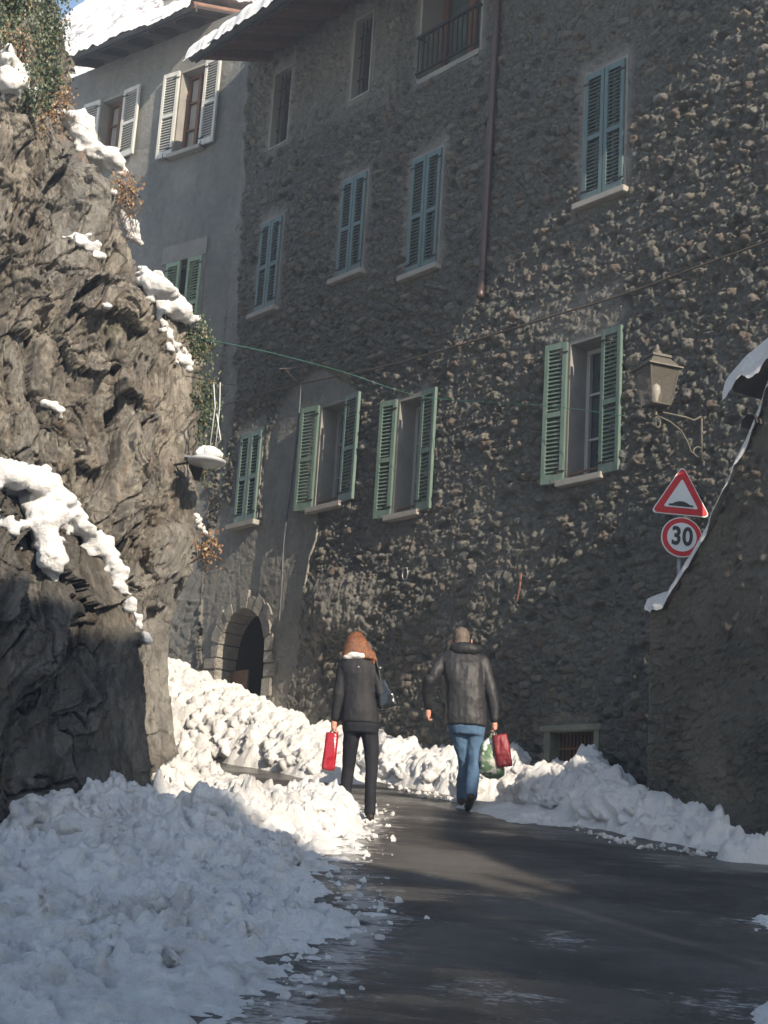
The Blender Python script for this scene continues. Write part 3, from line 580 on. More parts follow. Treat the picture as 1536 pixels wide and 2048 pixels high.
# roof of the stone house
def roof(house, WP, a_lo, a_hi, z_e, over, pitch, mtu, snow_label, back=7.5, verge=.0):
    """eave at distance over, rising inwards"""
    tp = math.tan(R(pitch)); z = lambda d: z_e+(over-d)*tp
    s = B(WP.M(0, 0)); th = .12
    P = [(over, z(over)), (-back*.5, z(-back*.5)), (-back, z(over)), (-back, z(over)-.01)]
    def slab(d0, d1, o0, o1):
        s.bm.verts.ensure_lookup_table()
        vs = [(a, d, z(d)+o) for a in (a_lo, a_hi) for d, o in ((d0, o0), (d1, o0), (d1, o1), (d0, o1))]
        v = [s.bm.verts.new(s.M @ Vector(q)) for q in vs]
        for q in ((0, 1, 2, 3), (7, 6, 5, 4), (0, 4, 5, 1), (1, 5, 6, 2), (2, 6, 7, 3), (3, 7, 4, 0)): s.bm.faces.new([v[i] for i in q])
    slab(over, -back*.55, 0, .05); o = s.build('roof', mtu, house)
    s = B(WP.M(0, 0)); a = a_lo+.35
    while a < a_hi:
        v = [s.bm.verts.new(s.M @ Vector((aa, d, z(d)+oo))) for aa in (a-.05, a+.05) for d, oo in ((over-.08, -.10), (-.1, -.13), (-.1, -.003), (over-.08, -.003))]
        for q in ((0, 1, 2, 3), (7, 6, 5, 4), (0, 4, 5, 1), (1, 5, 6, 2), (2, 6, 7, 3), (3, 7, 4, 0)): s.bm.faces.new([v[i] for i in q])
        a += .62
    s.build('rafter', mtu, o)['kind'] = 'stuff'
    s = B(WP.M(0, 0))
    n = 14; pr = [(math.cos(math.pi*(1+k/n))*.07, math.sin(math.pi*(1+k/n))*.07) for k in range(n+1)]
    for (p, q) in zip(pr, pr[1:]): s.quad((a_lo, over+.07+p[0], z_e+.0+p[1]), (a_hi, over+.07+p[0], z_e+p[1]), (a_hi, over+.07+q[0], z_e+q[1]), (a_lo, over+.07+q[0], z_e+q[1]))
    s.box(a_lo, a_hi, over-.02, over+.0, z_e-.06, z_e+.10); 
    s.build('gutter', M_GUTTER, o, smooth=False)
    # tile courses under the snow
    s = B(WP.M(0, 0)); a = a_lo+.1
    while a < a_hi: s.tube([(a, over+.05, z(over+.05)+.07), (a, -1.5, z(-1.5)+.07)], .075, 8); a += .21
    s.build('roof_tile', M_TILE, o)['kind'] = 'stuff'
    # snow cover
    aa = np.arange(a_lo-.04, a_hi, .03); dd = np.concatenate([np.arange(over+.21, over+.02, -.015), np.arange(over+.0, -back*.5, -.06)]); Aq, D = np.meshgrid(aa, dd, indexing='ij')
    ov_ = over+.15+fbm(Aq*3.2, D*0, None, 5, 8)*.07; e = np.minimum(np.maximum(ov_-D, 0), (Aq-a_lo+.10)); hh = -1.3*np.maximum(D-ov_+.03, 0)+.05*fbm(Aq*9, D*9, None, 3, 18)+.22*np.sqrt(np.clip(e/.16, 0.0, 1))*(1+.3*fbm(Aq*2.2, D*2.2, None, 3, 3))+.05*fbm(Aq*6, D*6, None, 3, 7)*np.clip(e/.1, 0, 1)
    Vv = WP.o+Aq[..., None]*WP.u+D[..., None]*WP.n; Vv[..., 2] += z(D)+.09+hh
    arr('roof_snow', Vv.reshape(-1, 3), gridfaces(len(aa), len(dd)), M_SNOW, None, attrs={'dirt': np.zeros(Aq.size)})
    so = bpy.data.objects[-1] if False else COL.objects[-1]; tag(so, snow_label, 'snow', kind='stuff')
OV = 1.15
ae, ze = MA.F(383, 118, OV+.07); ae2, ze2 = MA.F(560, 8, OV+.07)
print('eave', ae, ze, ae2, ze2)
roof(HOUSE, MA, ae, 8.9, (ze+ze2)/2+.05, OV, 22, M_WOODR, 'snow layer along the eave of the stone house')
# ---- plastered neighbour
HB = root('plastered_house', MB.P(-2, 4), 'grey plastered house with white shutters beyond the stone house', 'house')
WB = {'A': ((203, 205), (249, 190), (241, 318), (196, 334)), 'B': ((362, 146), (411, 132), (404, 292), (352, 310)), 'C': ((330, 532), (404, 508), (394, 690), (322, 712))}
RB = {k: MB.rect(*v) for k, v in WB.items()}
ZTB = MB.F(240, 175)[1]
def facade_b():
    st = .022; a = np.arange(-6.5, .06, st); z = np.arange(2, ZTB+.6, st); A, Z = np.meshgrid(a, z, indexing='ij')
    h, sid, e = stones(A, Z, 75, .2, .05, np.where(Z < 5.6+fbm(A, Z, None, 2, 2)*.5, .55, .97)); pl = np.where(Z < 5.6+fbm(A, Z, None, 2, 2)*.5, .7, 1.)
    h = h+fbm(A*1.2, Z*1.2, None, 4, 4)*.015; keep = np.ones((len(a)-1, len(z)-1), bool); ac, zc = A[:-1, :-1]+st/2, Z[:-1, :-1]+st/2
    for (a0, a1, z0, z1) in RB.values(): keep &= ~((ac > a0) & (ac < a1) & (zc > z0) & (zc < z1))
    V = MB.o+A[..., None]*MB.u+(h-.012)[..., None]*MB.n; V[..., 2] += Z
    V2, Fc, At = compact(V.reshape(-1, 3), gridfaces(len(a), len(z), keep), {'stone': sid, 'plaster': pl, 'joint': e}); arr('wall', V2, Fc, M_MASB, HB, attrs=At)
facade_b()
s = B(MB.M(0, 0)); s.box(-6.8, -6.5, -6, 0, 0, ZTB+.5); s.box(-6.5, 0, -6, -5.7, 0, ZTB+.5); s.build('side_wall', M_PLASTER, HB)
window(HB, MB, RB['A'], 'open', M_SHUTW, ang=(3, 3), frame=M_WOOD, curtain=True, ext=.06)
window(HB, MB, RB['B'], 'open', M_SHUTW, ang=(4, 2), frame=M_WOOD, curtain=True, ext=.0)
window(HB, MB, RB['C'], 'closed', M_SHUTP, label='window with pale green shutters left slightly apart', gap=.16)
s = B(MB.M(0, 0)); a0, a1, z0, z1 = RB['C']; s.box(a0-.12, a1+.06, 0, .02, z1+.002, z1+.3); s.build('lintel', M_TRIM, HB)
OB = .55
eb = [MB.F(x, y, OB+.07) for x, y in ((122, 122), (400, 6))]; print('eaveB', eb)
roof(HB, MB, eb[0][0]-.1, -.75, (eb[0][1]+eb[1][1])/2, OB, 22, M_WOODD, 'long snow layer on the roof of the plastered house', back=6.5)
p = MB.F(347, 2, -1.0); s = B(MB.M(p[0], p[1]-.42, -1.0)); s.box(-.13, .13, -.13, .13, -.6, .42, bev=.01); s.box(-.17, .17, -.17, .17, .42, .47); s.build('chimney', M_PLASTER, HB)

# ================================================================== CLIFF AND OUTCROP
def cliff(name, sil, Yc, leanY, A, Bk, seed, amp, mt, label, nt_=620, nz=560, rnd=.10, zlow=1.2):
    pts = sorted([(atY(x, y, Yc)[2], atY(x, y, Yc+leanY*(atY(x, y, Yc)[2]-4))[0]) for x, y in sil]); zs = [p[0] for p in pts]; xs = [p[1] for p in pts]
    z = np.linspace(zlow, zs[-1]+.0, nz); xc = np.interp(z, zs, xs); yc = Yc+leanY*(z-4)
    t = np.linspace(0, 1, nt_); tc = .72
    f = np.clip(t/tc, 0, 1); g = np.clip((t-tc)/(1-tc), 0, 1)
    X = xc[None, :]+(A[0]*(1-f)+Bk[0]*g)[:, None]; Y = yc[None, :]+(A[1]*(1-f)+Bk[1]*g)[:, None]
    k = np.exp(-((t-tc)/rnd)**2)[:, None]; nrm = np.array([.75, -.66]); X = X-k*nrm[0]*0; Z = np.repeat(z[None, :], nt_, 0)
    N = np.zeros((nt_, nz, 3)); nf = np.array([-A[1], A[0]]); nf = nf/np.linalg.norm(nf); nf = nf if nf[1] < 0 else -nf; nb = np.array([1., .3]); nb /= np.linalg.norm(nb)
    w_ = sstep(tc-.05, tc+.08, t)[:, None]; N[..., 0] = nf[0]*(1-w_)+nb[0]*w_; N[..., 1] = nf[1]*(1-w_)+nb[1]*w_
    N /= np.linalg.norm(N, axis=2, keepdims=True); P = np.stack([X, Y, Z], -1)
    q = P+np.stack([fbm(X*.8, Y*.8, Z*.5, 3, seed+40), fbm(X*.8, Y*.8, Z*.5, 3, seed+50), fbm(X*.8, Y*.8, Z*.8, 3, seed+60)], -1)*.7
    fold = fbm(q[..., 0]*.9, q[..., 1]*.9, q[..., 2]*.33, 3, seed, ridge=True)
    hx, hy = q[..., 0]*.95+q[..., 1]*.5-q[..., 2]*.12, q[..., 2]*.45
    wv = fbm(P[..., 0]*2.5, P[..., 1]*2.5, P[..., 2]*1.5, 4, seed+71)*.22
    fa = facet(hx*1.25+wv, hy*1.15+wv, seed+2, 2.0); fb2 = facet(hx*3.1+wv*1.5, hy*2.6-wv*1.5, seed+6, 2.2); fc = facet(hx*9+wv*3, hy*7+wv*3, seed+8, 2.4)
    f1, f2, i1 = worley(hx*2.3+wv*2, hy*1.7+wv*2, seed+12)
    fine = fbm(P[..., 0]*9, P[..., 1]*9, P[..., 2]*5, 5, seed+20, gain=.68); fr = fbm(P[..., 0]*5, P[..., 1]*5, P[..., 2]*1.6, 5, seed+25, ridge=True, gain=.6)
    d = amp*(.42*fold+.74*fa+.21*fb2+.07*fc-.16*(1-sstep(0, .05, f2-f1))+.10*fine+.11*fr+.04*facet(hx*24+wv*6, hy*16+wv*6, seed+14, 2.6))
    d = d*(1-.75*np.exp(-((t-tc)/(rnd*.75))**2)[:, None])-.05
    P = P+N*d[..., None]; P[..., 2] += .12*amp*fbm(X*3, Y*3, Z*3, 3, seed+33)
    V = P.reshape(-1, 3); o = arr(name, V, gridfaces(nt_, nz), mt); o['kind'] = 'structure'; o['label'] = label
    # cap on top
    return o, BVHTree.FromPolygons([Vector(v) for v in V[:: 1]], [tuple(f_) for f_ in gridfaces(nt_, nz)[::1]])
SILA = [(60, -260), (120, -120), (128, 0), (122, 60), (120, 150), (110, 205), (180, 232), (190, 285), (250, 340), (240, 390), (283, 470), (290, 540), (345, 580), (388, 650), (392, 740), (398, 820), (385, 890), (385, 925), (402, 980), (392, 1010), (388, 1040), (405, 1080), (392, 1120), (362, 1180), (345, 1230), (343, 1300), (345, 1480), (365, 1590), (372, 1720)]
CL, CB = cliff('rock_cliff', SILA, 14.5, .10, (-4.2, -2.8), (-1.8, 6.0), 3, .8, M_ROCK, 'tall wet brown cliff face on the left', 860, 860)
SILB = [(-340, 760), (-180, 850), (-60, 900), (20, 945), (110, 985), (160, 1040), (215, 1110), (250, 1180), (285, 1260), (300, 1330), (308, 1450), (318, 1560), (335, 1680)]
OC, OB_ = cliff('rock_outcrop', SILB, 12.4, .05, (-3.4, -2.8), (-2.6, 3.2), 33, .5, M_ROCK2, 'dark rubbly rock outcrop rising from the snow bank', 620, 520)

def snow_lumps(name, polys, bvh, Yd, label, r=.11, vox=.028):
    s = B(); n = 0
    for poly in polys:
        pp = np.array(poly, float); x0, y0 = pp.min(0); x1, y1 = pp.max(0); rp = r*F_PX/Yd; stp = rp*.62; hits = []
        xs = np.arange(x0+rp*.3, x1, stp)
        for xx in xs:
            for yy in np.arange(y0+rp*.3, y1, stp):
                x = xx+random.uniform(-.2, .2)*stp; y = yy+random.uniform(-.2, .2)*stp
                if not inpoly(np.array([x]), np.array([y]), poly)[0]: continue
                # distance to outline in px
                dm = min(float(segdist(np.array([x]), np.array([y]), *poly[i], *poly[(i+1) % len(poly)])[0][0]) for i in range(len(poly)))
                rr = min(r*1.25, max(.045, (dm+2)/F_PX*Yd*1.0)); d = Vector(ray(x, y)).normalized(); h = bvh.ray_cast(Vector(EYE), d)
                hits.append([x, y, rr, h[3] if h[0] is not None and h[3] < Yd*1.25 else None, d])
        dd = [q[3] for q in hits if q[3]]; med = float(np.median(dd)) if dd else Yd
        for x, y, rr, t, d in hits:
            if t is None:
                near = [q[3] for q in hits if q[3] and abs(q[0]-x)+abs(q[1]-y) < rp*2.2]; t = min(near)+.05 if near else med
            t = max(min(t, med+.8), med-.8)
            s.ball(Vector(EYE)+d*(t+.01), rr*random.uniform(.8, 1.15), (1.2, 1.2, .72), 2); n += 1
    o = s.build(name, M_SNOW, None, voxel=vox*.8, sm=3, wr=.045, wrs=11, lump=1); at = o.data.attributes.new('dirt', 'FLOAT', 'POINT')
    return tag(o, label, 'snow', kind='stuff')
PA = [[(0, 88), (25, 95), (35, 120), (55, 125), (60, 150), (80, 200), (45, 200), (20, 190), (0, 205)],
      [(100, 222), (180, 218), (186, 250), (184, 290), (200, 285), (235, 295), (255, 335), (252, 352), (215, 340), (220, 360), (190, 330), (150, 300), (145, 270), (125, 245)],
      [(222, 365), (240, 415), (265, 435), (288, 475), (285, 492), (258, 490), (243, 440), (228, 400)],
      [(122, 465), (165, 462), (172, 455), (185, 480), (205, 500), (218, 528), (190, 520), (170, 500), (145, 485), (125, 480)],
      [(270, 530), (305, 535), (330, 555), (345, 575), (385, 610), (395, 650), (385, 658), (350, 640), (325, 635), (345, 665), (370, 700), (390, 725), (386, 752), (352, 730), (335, 690), (318, 650), (300, 600), (275, 560)],
      [(88, 802), (105, 802), (122, 820), (130, 840), (115, 832), (95, 818)], [(206, 610), (218, 606), (226, 618), (210, 618)],
      [(386, 1022), (400, 1035), (412, 1062), (402, 1075), (392, 1055)]]
snow_lumps('snow_patch', PA, CB, 14.5, 'white snow clinging to ledges of the tall cliff', .10)
PB = [[(-10, 925), (20, 918), (65, 925), (115, 950), (150, 1000), (190, 1055), (230, 1095), (252, 1140), (262, 1190), (275, 1225), (298, 1262), (300, 1295), (285, 1270), (262, 1225), (235, 1180), (205, 1130), (178, 1105), (150, 1075), (115, 1060), (128, 1090), (132, 1130), (108, 1162), (80, 1130), (68, 1080), (60, 1040), (30, 1000), (-10, 985)],
      [(-10, 1010), (15, 1018), (45, 1045), (58, 1085), (50, 1105), (20, 1060), (-10, 1050)]]
snow_lumps('snow_patch', PB, OB_, 11.9, 'thick rounded snow band lying on the sloping top of the dark outcrop', .10)

# ================================================================== RIGHT WALL (outbuilding gable)
ex, ey = 2.73, 14.66; qx, qy = 3.46, 13.5
L = math.hypot(qx-ex, qy-ey); uu = np.array([(qx-ex)/L, (qy-ey)/L, 0]); nn_ = np.array([uu[1], -uu[0], 0]); nn_ = nn_ if nn_[0] < 0 else -nn_
GW = Wallplane((ex, ey, 0), 0); GW.u = uu; GW.n = nn_
tops = [GW.F(x+10, y+8, .05) for x, y in ((1322, 1200), (1350, 1150), (1395, 1075), (1440, 985), (1480, 890), (1500, 840), (1545, 740))]; print('gable', [(round(a, 2), round(z, 2)) for a, z in tops])
SL = (tops[-1][1]-tops[0][1])/(tops[-1][0]-tops[0][0]); LW = tops[-1][0]+.3
def ztop(a): return np.where(a < tops[-1][0], np.interp(a, [t[0] for t in tops], [t[1] for t in tops]), tops[-1][1]-(a-tops[-1][0])*.8)
SHED = root('stone_wall', (ex, ey, 2.2), 'dark stone wall with a steeply climbing snow edged coping right of the road', 'wall')
def shedwall():
    st = .014; a = np.arange(0, LW, st); v = np.linspace(0, 1, 400); A, Vv = np.meshgrid(a, v, indexing='ij'); Z = 1.0+(ztop(A)-1.0)*Vv
    pl = .4+.4*sstep(-.2, .3, fbm(A, Z, None, 3, 50)); h, sid, e = stones(A, Z, 55, .13, .06, pl); h = h+fbm(A*5, Z*2, None, 5, 51, ridge=True)*.03
    h = h*sstep(0, .05, A)
    P = GW.o+A[..., None]*GW.u+h[..., None]*GW.n; P[..., 2] += Z
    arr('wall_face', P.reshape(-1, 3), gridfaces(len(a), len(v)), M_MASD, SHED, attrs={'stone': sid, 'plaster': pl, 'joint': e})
    # end wall facing the stone house
    d = np.arange(0, .36, .015); D, Vv = np.meshgrid(d, v, indexing='ij'); Z = 1.0+(float(ztop(0))-1)*Vv; h, sid, e = stones(D, Z, 56, .17, .05, .3+0*D)
    P = GW.o-D[..., None]*GW.n-(h*sstep(0, .05, D))[..., None]*GW.u; P[..., 2] += Z
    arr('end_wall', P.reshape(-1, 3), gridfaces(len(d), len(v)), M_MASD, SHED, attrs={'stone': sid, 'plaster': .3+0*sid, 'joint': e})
shedwall()
s = B(GW.M(0, 0)); ks = [-.01]+[t[0] for t in tops]+[LW]
for i, (k0, k1) in enumerate(zip(ks, ks[1:])):
    z0, z1 = float(ztop(max(k0, 0)))-.02, float(ztop(k1))-.02
    v = [s.bm.verts.new(s.M @ Vector(q)) for q in ((k0, .03, z0), (k1, .03, z1), (k1, -.40, z1), (k0, -.40, z0), (k0, .03, z0+.05), (k1, .03, z1+.05), (k1, -.40, z1+.05), (k0, -.40, z0+.05))]
    for q in ((0, 1, 2, 3), (7, 6, 5, 4), (0, 4, 5, 1), (2, 6, 7, 3), (3, 7, 4, 0), (1, 5, 6, 2)): s.bm.faces.new([v[j] for j in q])
sr = s.build('coping', M_WOODD, SHED)
def shedsnow():
    aa = np.arange(.01, LW, .02); dd = np.arange(.15, -.42, -.01); A, D = np.meshgrid(aa, dd, indexing='ij')
    br = np.maximum.reduce([np.exp(-((A-c)/.03)**2) for c in (tops[3][0]+.05, tops[4][0]+.12)])
    eo = .085+fbm(A*5, A*0, None, 4, 2)*.035; e = np.minimum(np.maximum(eo-D, 0), A+.02); th = .10+.08*sstep(tops[4][0]+.1, tops[5][0]+.25, A)
    hh = th*np.sqrt(np.clip(e/.12, 0, 1))*(1+.35*fbm(A*4, D*4, None, 3, 5))*(1-.8*br*(D > -.3))-np.maximum(D-eo+.02, 0)*(.8+.9*fbm(A*6, A*0, None, 3, 9)); D = np.minimum(D, eo+.015)
    P = GW.o+A[..., None]*GW.u+D[..., None]*GW.n; P[..., 2] += ztop(np.maximum(A, 0))+.032+hh
    tag(arr('roof_snow', P.reshape(-1, 3), gridfaces(len(aa), len(dd)), M_SNOW, None, attrs={'dirt': 0*A}), 'jagged snow strip along the steep coping of the dark stone wall', 'snow', kind='stuff')
shedsnow()
# higher roof edge above it
ua, uz = GW.F(1466, 762, .25); vb, vz = GW.F(1560, 668, .25); sl2 = (vz-uz)/(vb-ua); s = B(GW.M(0, 0)); a9 = vb+.35
v = [s.bm.verts.new(s.M @ Vector(t)) for t in [(aa, d, uz+(aa-ua)*sl2+o_-.1) for aa in (ua, a9) for d, o_ in ((.25, -.0), (-.4, -.0), (-.4, .08), (.25, .08))]]
for t in ((0, 1, 2, 3), (7, 6, 5, 4), (0, 4, 5, 1), (1, 5, 6, 2), (2, 6, 7, 3), (3, 7, 4, 0)): s.bm.faces.new([v[i] for i in t])
s.build('upper_coping', M_WOODD, SHED)
aa = np.arange(ua-.05, a9, .02); dd = np.arange(.42, -.42, -.015); A, D = np.meshgrid(aa, dd, indexing='ij'); eo = .33+fbm(A*4, A*0, None, 3, 22)*.04; e = np.minimum(np.maximum(eo-D, 0), A-ua+.07)
hh = .19*np.sqrt(np.clip(e/.14, 0, 1))*(1+.5*fbm(A*5, D*5, None, 4, 25))-(1.2+1.0*fbm(A*6, A*0, None, 3, 26))*np.maximum(D-eo+.03, 0); D = np.minimum(D, eo+.02); P = GW.o+A[..., None]*GW.u+D[..., None]*GW.n; P[..., 2] += uz+(A-ua)*sl2-.03+hh
tag(arr('roof_snow', P.reshape(-1, 3), gridfaces(len(aa), len(dd)), M_SNOW, None, attrs={'dirt': 0*A}), 'thick snow lump on the top corner of the dark stone wall', 'snow', kind='stuff')
# half-round tiles poking out at the verge
for (x, y) in ((1500, 850),):
    a, z = GW.F(x, y, .1); s = B(GW.M(a, z)); n = 10
    for k in range(n):
        t0, t1 = math.pi*k/n, math.pi*(k+1)/n
        for r_ in (.10, .085): s.quad((math.cos(t0)*r_, .12, math.sin(t0)*r_), (math.cos(t1)*r_, .12, math.sin(t1)*r_), (math.cos(t1)*r_, -.35, math.sin(t1)*r_), (math.cos(t0)*r_, -.35, math.sin(t0)*r_))
    s.build('ridge_tile', M_WOODD, sr)

# ================================================================== MOUNTAIN
def mountain():
    n = 260; th = np.linspace(R(-28), R(20), n); rr = np.linspace(900, 2600, 150); T, Q = np.meshgrid(th, rr, indexing='ij')
    X = Q*np.sin(T); Y = Q*np.cos(T); pk = np.interp(np.degrees(T), [-28, -17, -14.6, -13.3, -12.4, -10.5, -6, 20], [.38, .50, .573, .606, .632, .67, .69, .5])
    Z = 1.6+pk*1750*sstep(800, 1750, Q)+fbm(X/160, Y/160, None, 6, 3, ridge=True, gain=.6)*38*sstep(800, 1500, Q)
    Z = np.where(Q > 1750, Z-(Q-1750)*.5, Z)
    m = mat('snowy_forest_slope', rough=.9, spec=.1); b = NB(m); n1 = b.noise(.11, 8, .8); n2 = b.noise(.012, 5, .6)
    b.color(b.mix(b.math('MULTIPLY', b.g(n1, .44, .56), b.g(n2, .3, .6)), (.8, .81, .83), (.16, .15, .17)))
    o = arr('mountain', np.stack([X, Y, Z], -1).reshape(-1, 3), gridfaces(n, 150), m); o['kind'] = 'structure'
mountain()
# ================================================================== HAZE VOLUME ADDED FOR THE LENS FLARE VEIL
hm = bpy.data.materials.new('flare_veil_haze'); hm.use_nodes = True; ht_ = hm.node_tree; ht_.nodes.remove(ht_.nodes['Principled BSDF'])
pv = ht_.nodes.new('ShaderNodeVolumePrincipled'); pv.inputs['Density'].default_value = .0042; pv.inputs['Color'].default_value = (.80, .89, 1, 1); pv.inputs['Anisotropy'].default_value = .2
ht_.links.new(pv.outputs[0], ht_.nodes['Material Output'].inputs['Volume'])
s = B(); s.box(-60, 60, -45, 60, -9, 30); tag(s.build('haze', hm, None), 'thin bluish haze volume added to imitate a veil of lens flare', 'haze', kind='stuff')

# ================================================================== UNSEEN HOUSES ADDED BEHIND THE VIEWER (skylines shaped to shade the road)
CV = np.array([-sh[1], sh[0]])
def shade_house(name, T, prof, depth, label, zlo=-6):
    """prof: (c, height) skyline of its near side, c measured across the sun's direction"""
    base = sh*T+CV*prof[0][0]; Mx = Matrix(((CV[0], sh[0], 0), (CV[1], sh[1], 0), (0, 0, 1))).to_4x4(); Mx.translation = Vector((*(sh*T), 0))
    r = root(name, (*(base), KS*base[1]), label, 'house')
    pts = [(prof[0][0], zlo)]+[p for p in prof]+[(prof[-1][0], zlo)]
    s = B(Mx); s.prism(pts, 0, depth); s.build('wall', M_PLASTER, r)
    s = B(Mx)
    for (c0, h0), (c1, h1) in zip(prof, prof[1:]):
        if c1-c0 > .3: s.prism([(c0-.02, h0+.01), (c1+.02, h1+.01), (c1+.02, h1+.12), (c0-.02, h0+.12)], -.15, depth+.15)
    s.build('roof', M_TILE, r)
    c0, c1 = prof[0][0], prof[-1][0]; zt = min(h for c, h in prof); x = c0+1
    while x+1 < c1:
        for zz in (zt-3, zt-6.2):
            s = B(Mx); s.box(x, x+.8, -.05, -.01, zz, zz+1.4); wn = s.build('window', M_TRIM, r)
            s = B(Mx); s.box(x+.08, x+.72, -.07, -.055, zz+.08, zz+1.32); s.build('pane', M_GLASS, wn)
        x += 2.2
shade_house('tall_shade_house', 9, [(-7.22, 16.5), (0.78, 16.0), (3.38, 14.75), (4.58, 14.62), (5.30, 14.55), (5.38, 12.35), (5.83, 11.95), (6.08, 11.5), (6.28, 11.1)], 7, 'unseen tall rendered house with a roofline stepped to shade the road')
shade_house('gabled_shade_house', 9.3, [(6.30, 11.0), (6.52, 10.95), (6.56, 11.5), (6.64, 11.5), (6.66, 10.95), (6.83, 11.1), (7.08, 11.9), (7.38, 12.5), (8.38, 13.6), (9.03, 14.1), (9.58, 14.3), (10.28, 14.15), (10.53, 13.7)], 6, 'unseen narrow gabled house with a skyline shaped to shade the road')  # low gap and chimney notch shape the sun streak on the road

# ================================================================== TRAFFIC SIGNS
M_RED = noisy('red_sign_film', (.55, .015, .02), (.48, .012, .018), 5, .35, .02, .001); M_SWH = noisy('white_sign_film', (.72, .73, .74), (.66, .67, .68), 5, .4, .02, .001)
M_BLK = mat('black_sign_print', (.012, .014, .02), .5); M_GALV = noisy('galvanised_steel', (.30, .31, .32), (.22, .23, .24), 12, .45, .1, .001, metal=.7)
YS = 14.62
def rpoly(pts, r, n=5):
    out = []; k = len(pts)
    for i in range(k):
        p, a, c = Vector(pts[i]), Vector(pts[i-1]), Vector(pts[(i+1) % k]); u1 = (a-p).normalized(); u2 = (c-p).normalized(); ha = u1.angle(u2)/2; d = r/math.tan(ha)
        ctr = p+(u1+u2).normalized()*(r/math.sin(ha)); t1 = p+u1*d; t2 = p+u2*d
        a1 = math.atan2((t1-ctr)[1], (t1-ctr)[0]); a2 = math.atan2((t2-ctr)[1], (t2-ctr)[0]); da = (a2-a1+math.pi) % (2*math.pi)-math.pi
        out += [tuple(ctr+Vector((math.cos(a1+da*j/n), math.sin(a1+da*j/n)))*r) for j in range(n+1)]
    return out
def tri(side, r): h = side*.8660; return rpoly([(-side/2, -h/3), (side/2, -h/3), (0, 2*h/3)], r)
def circ(r, n=48): return [(r*math.cos(2*math.pi*i/n), r*math.sin(2*math.pi*i/n)) for i in range(n)]
ct = atY(1362, 997, YS); cc = atY(1363, 1075, YS); px = YS/F_PX
def layers(rootn, loc, lab, cat, defs):
    r = root(rootn, loc, lab, cat); Mx = Matrix.Translation(Vector(loc)) @ Matrix.Rotation(R(2), 4, 'Y')
    for i, (nm, pts, mt) in enumerate(defs):
        y = -.012-.0035*i; s = B(Mx); s.prism(pts, y, y+(.02 if i == 0 else .003)); s.build(nm, mt, r)
    s = B(Mx); s.box(-.05, .05, .01, .045, -.05, -.02); s.build('clamp', M_GALV, r)
    return r, Mx
bump = [(-.125, -.088), (.125, -.088), (.125, -.070), (.09, -.066), (.05, -.044), (.02, -.035), (-.02, -.035), (-.05, -.044), (-.09, -.066), (-.125, -.070)]
sd = 116*px*1.04
layers('warning_sign', ct, 'red bordered triangular warning sign with a black road hump symbol', 'traffic sign',
       [('sign_plate', tri(sd+.02, .035), M_SWH), ('red_border', tri(sd-.012, .03), M_RED), ('white_field', tri(sd*.60, .012), M_SWH), ('hump_symbol', bump, M_BLK)])
rc = 41*px
r30, M30 = layers('speed_limit_sign', cc, 'round red ringed speed limit sign reading 30', 'traffic sign',
       [('sign_plate', circ(rc+.006), M_SWH), ('red_border', circ(rc-.004), M_RED), ('white_field', circ(rc*.74), M_SWH)])
cu = bpy.data.curves.new('t', 'FONT'); cu.body = '30'; cu.size = .245; cu.align_x = 'CENTER'; cu.align_y = 'CENTER'; cu.extrude = .0012; cu.offset = .0075; cu.space_character = 1.08
to = bpy.data.objects.new('t', cu); COL.objects.link(to); dg = bpy.context.evaluated_depsgraph_get(); me = bpy.data.meshes.new_from_object(to.evaluated_get(dg)); bpy.data.objects.remove(to)
me.transform(M30 @ Matrix.Translation((0, -.0225, 0)) @ Matrix.Rotation(R(90), 4, 'X') @ Matrix.Diagonal((.86, 1.06, 1, 1))); me.materials.clear(); me.materials.append(M_BLK)
o = bpy.data.objects.new('numerals', me); COL.objects.link(o); put(o, r30)
s = B(); s.tube([(ct[0], YS+.035, gz(0, YS)-.2), (ct[0], YS+.035, ct[2]+.32)], .028, 12); o = s.build('sign_post', M_GALV, None, smooth=True)
tag(o, 'thin grey steel post carrying the hump and speed signs', 'post')

# ================================================================== WALL LANTERN
wa, wz = MA.F(1404, 915, .02); wz2 = MA.F(1408, 832, .02)[1]; la, lz = MA.F(1312, 812, .60); tipa, tipz = MA.F(1296, 828, .66)
LN = root('wall_lantern', MA.P(wa, (wz+wz2)/2, .02), 'old four sided glass street lantern on a scrolled iron wall bracket', 'street lantern')
M_LIRON = noisy('weathered_lantern_metal', (.13, .12, .10), (.08, .078, .07), 12, .6, .3, .002, metal=.3)
M_LGL = mat('frosty_lantern_glass', (.15, .135, .115), .25); M_LGL.node_tree.nodes['Principled BSDF'].inputs['Alpha'].default_value = .48
b0 = Vector(MA.P(wa, wz2, .03)); b1 = Vector(MA.P(tipa, tipz, .66)); bd = Vector(MA.P(wa, wz, .03)); dz = Vector((0, 0, 1)); ou = (b1-b0)
def br(t, dzv): return b0+ou*t+dz*dzv
s = B(); s.tube([b0, br(.15, -.05), br(.3, -.02), br(.8, .03), br(1.0, .05)], .012, 8); s.tube([b0+dz*.06, bd-dz*.02], .014, 8)
hh = b0.z-bd.z
S_ = [br(0.02, -hh)+ou*(.16*math.sin(t)*(1-t/7)*.8+.03)+dz*(.07-.07*math.cos(t)*(1-t/7)) for t in np.linspace(5.5, 0, 16)]
s.tube(S_, .009, 6)
s.tube([br(.06, -hh+.0), br(.2, -hh+.06), br(.26, -hh*.65), br(.38, -hh*.38), br(.6, -hh*.16), br(.85, -.01)], .010, 6)
s.tube([br(.83+.085*math.cos(t)*(1-t/9), -.10+.085*math.sin(t)*(1-t/9)) for t in np.linspace(.6, 6.6, 18)], .008, 6)
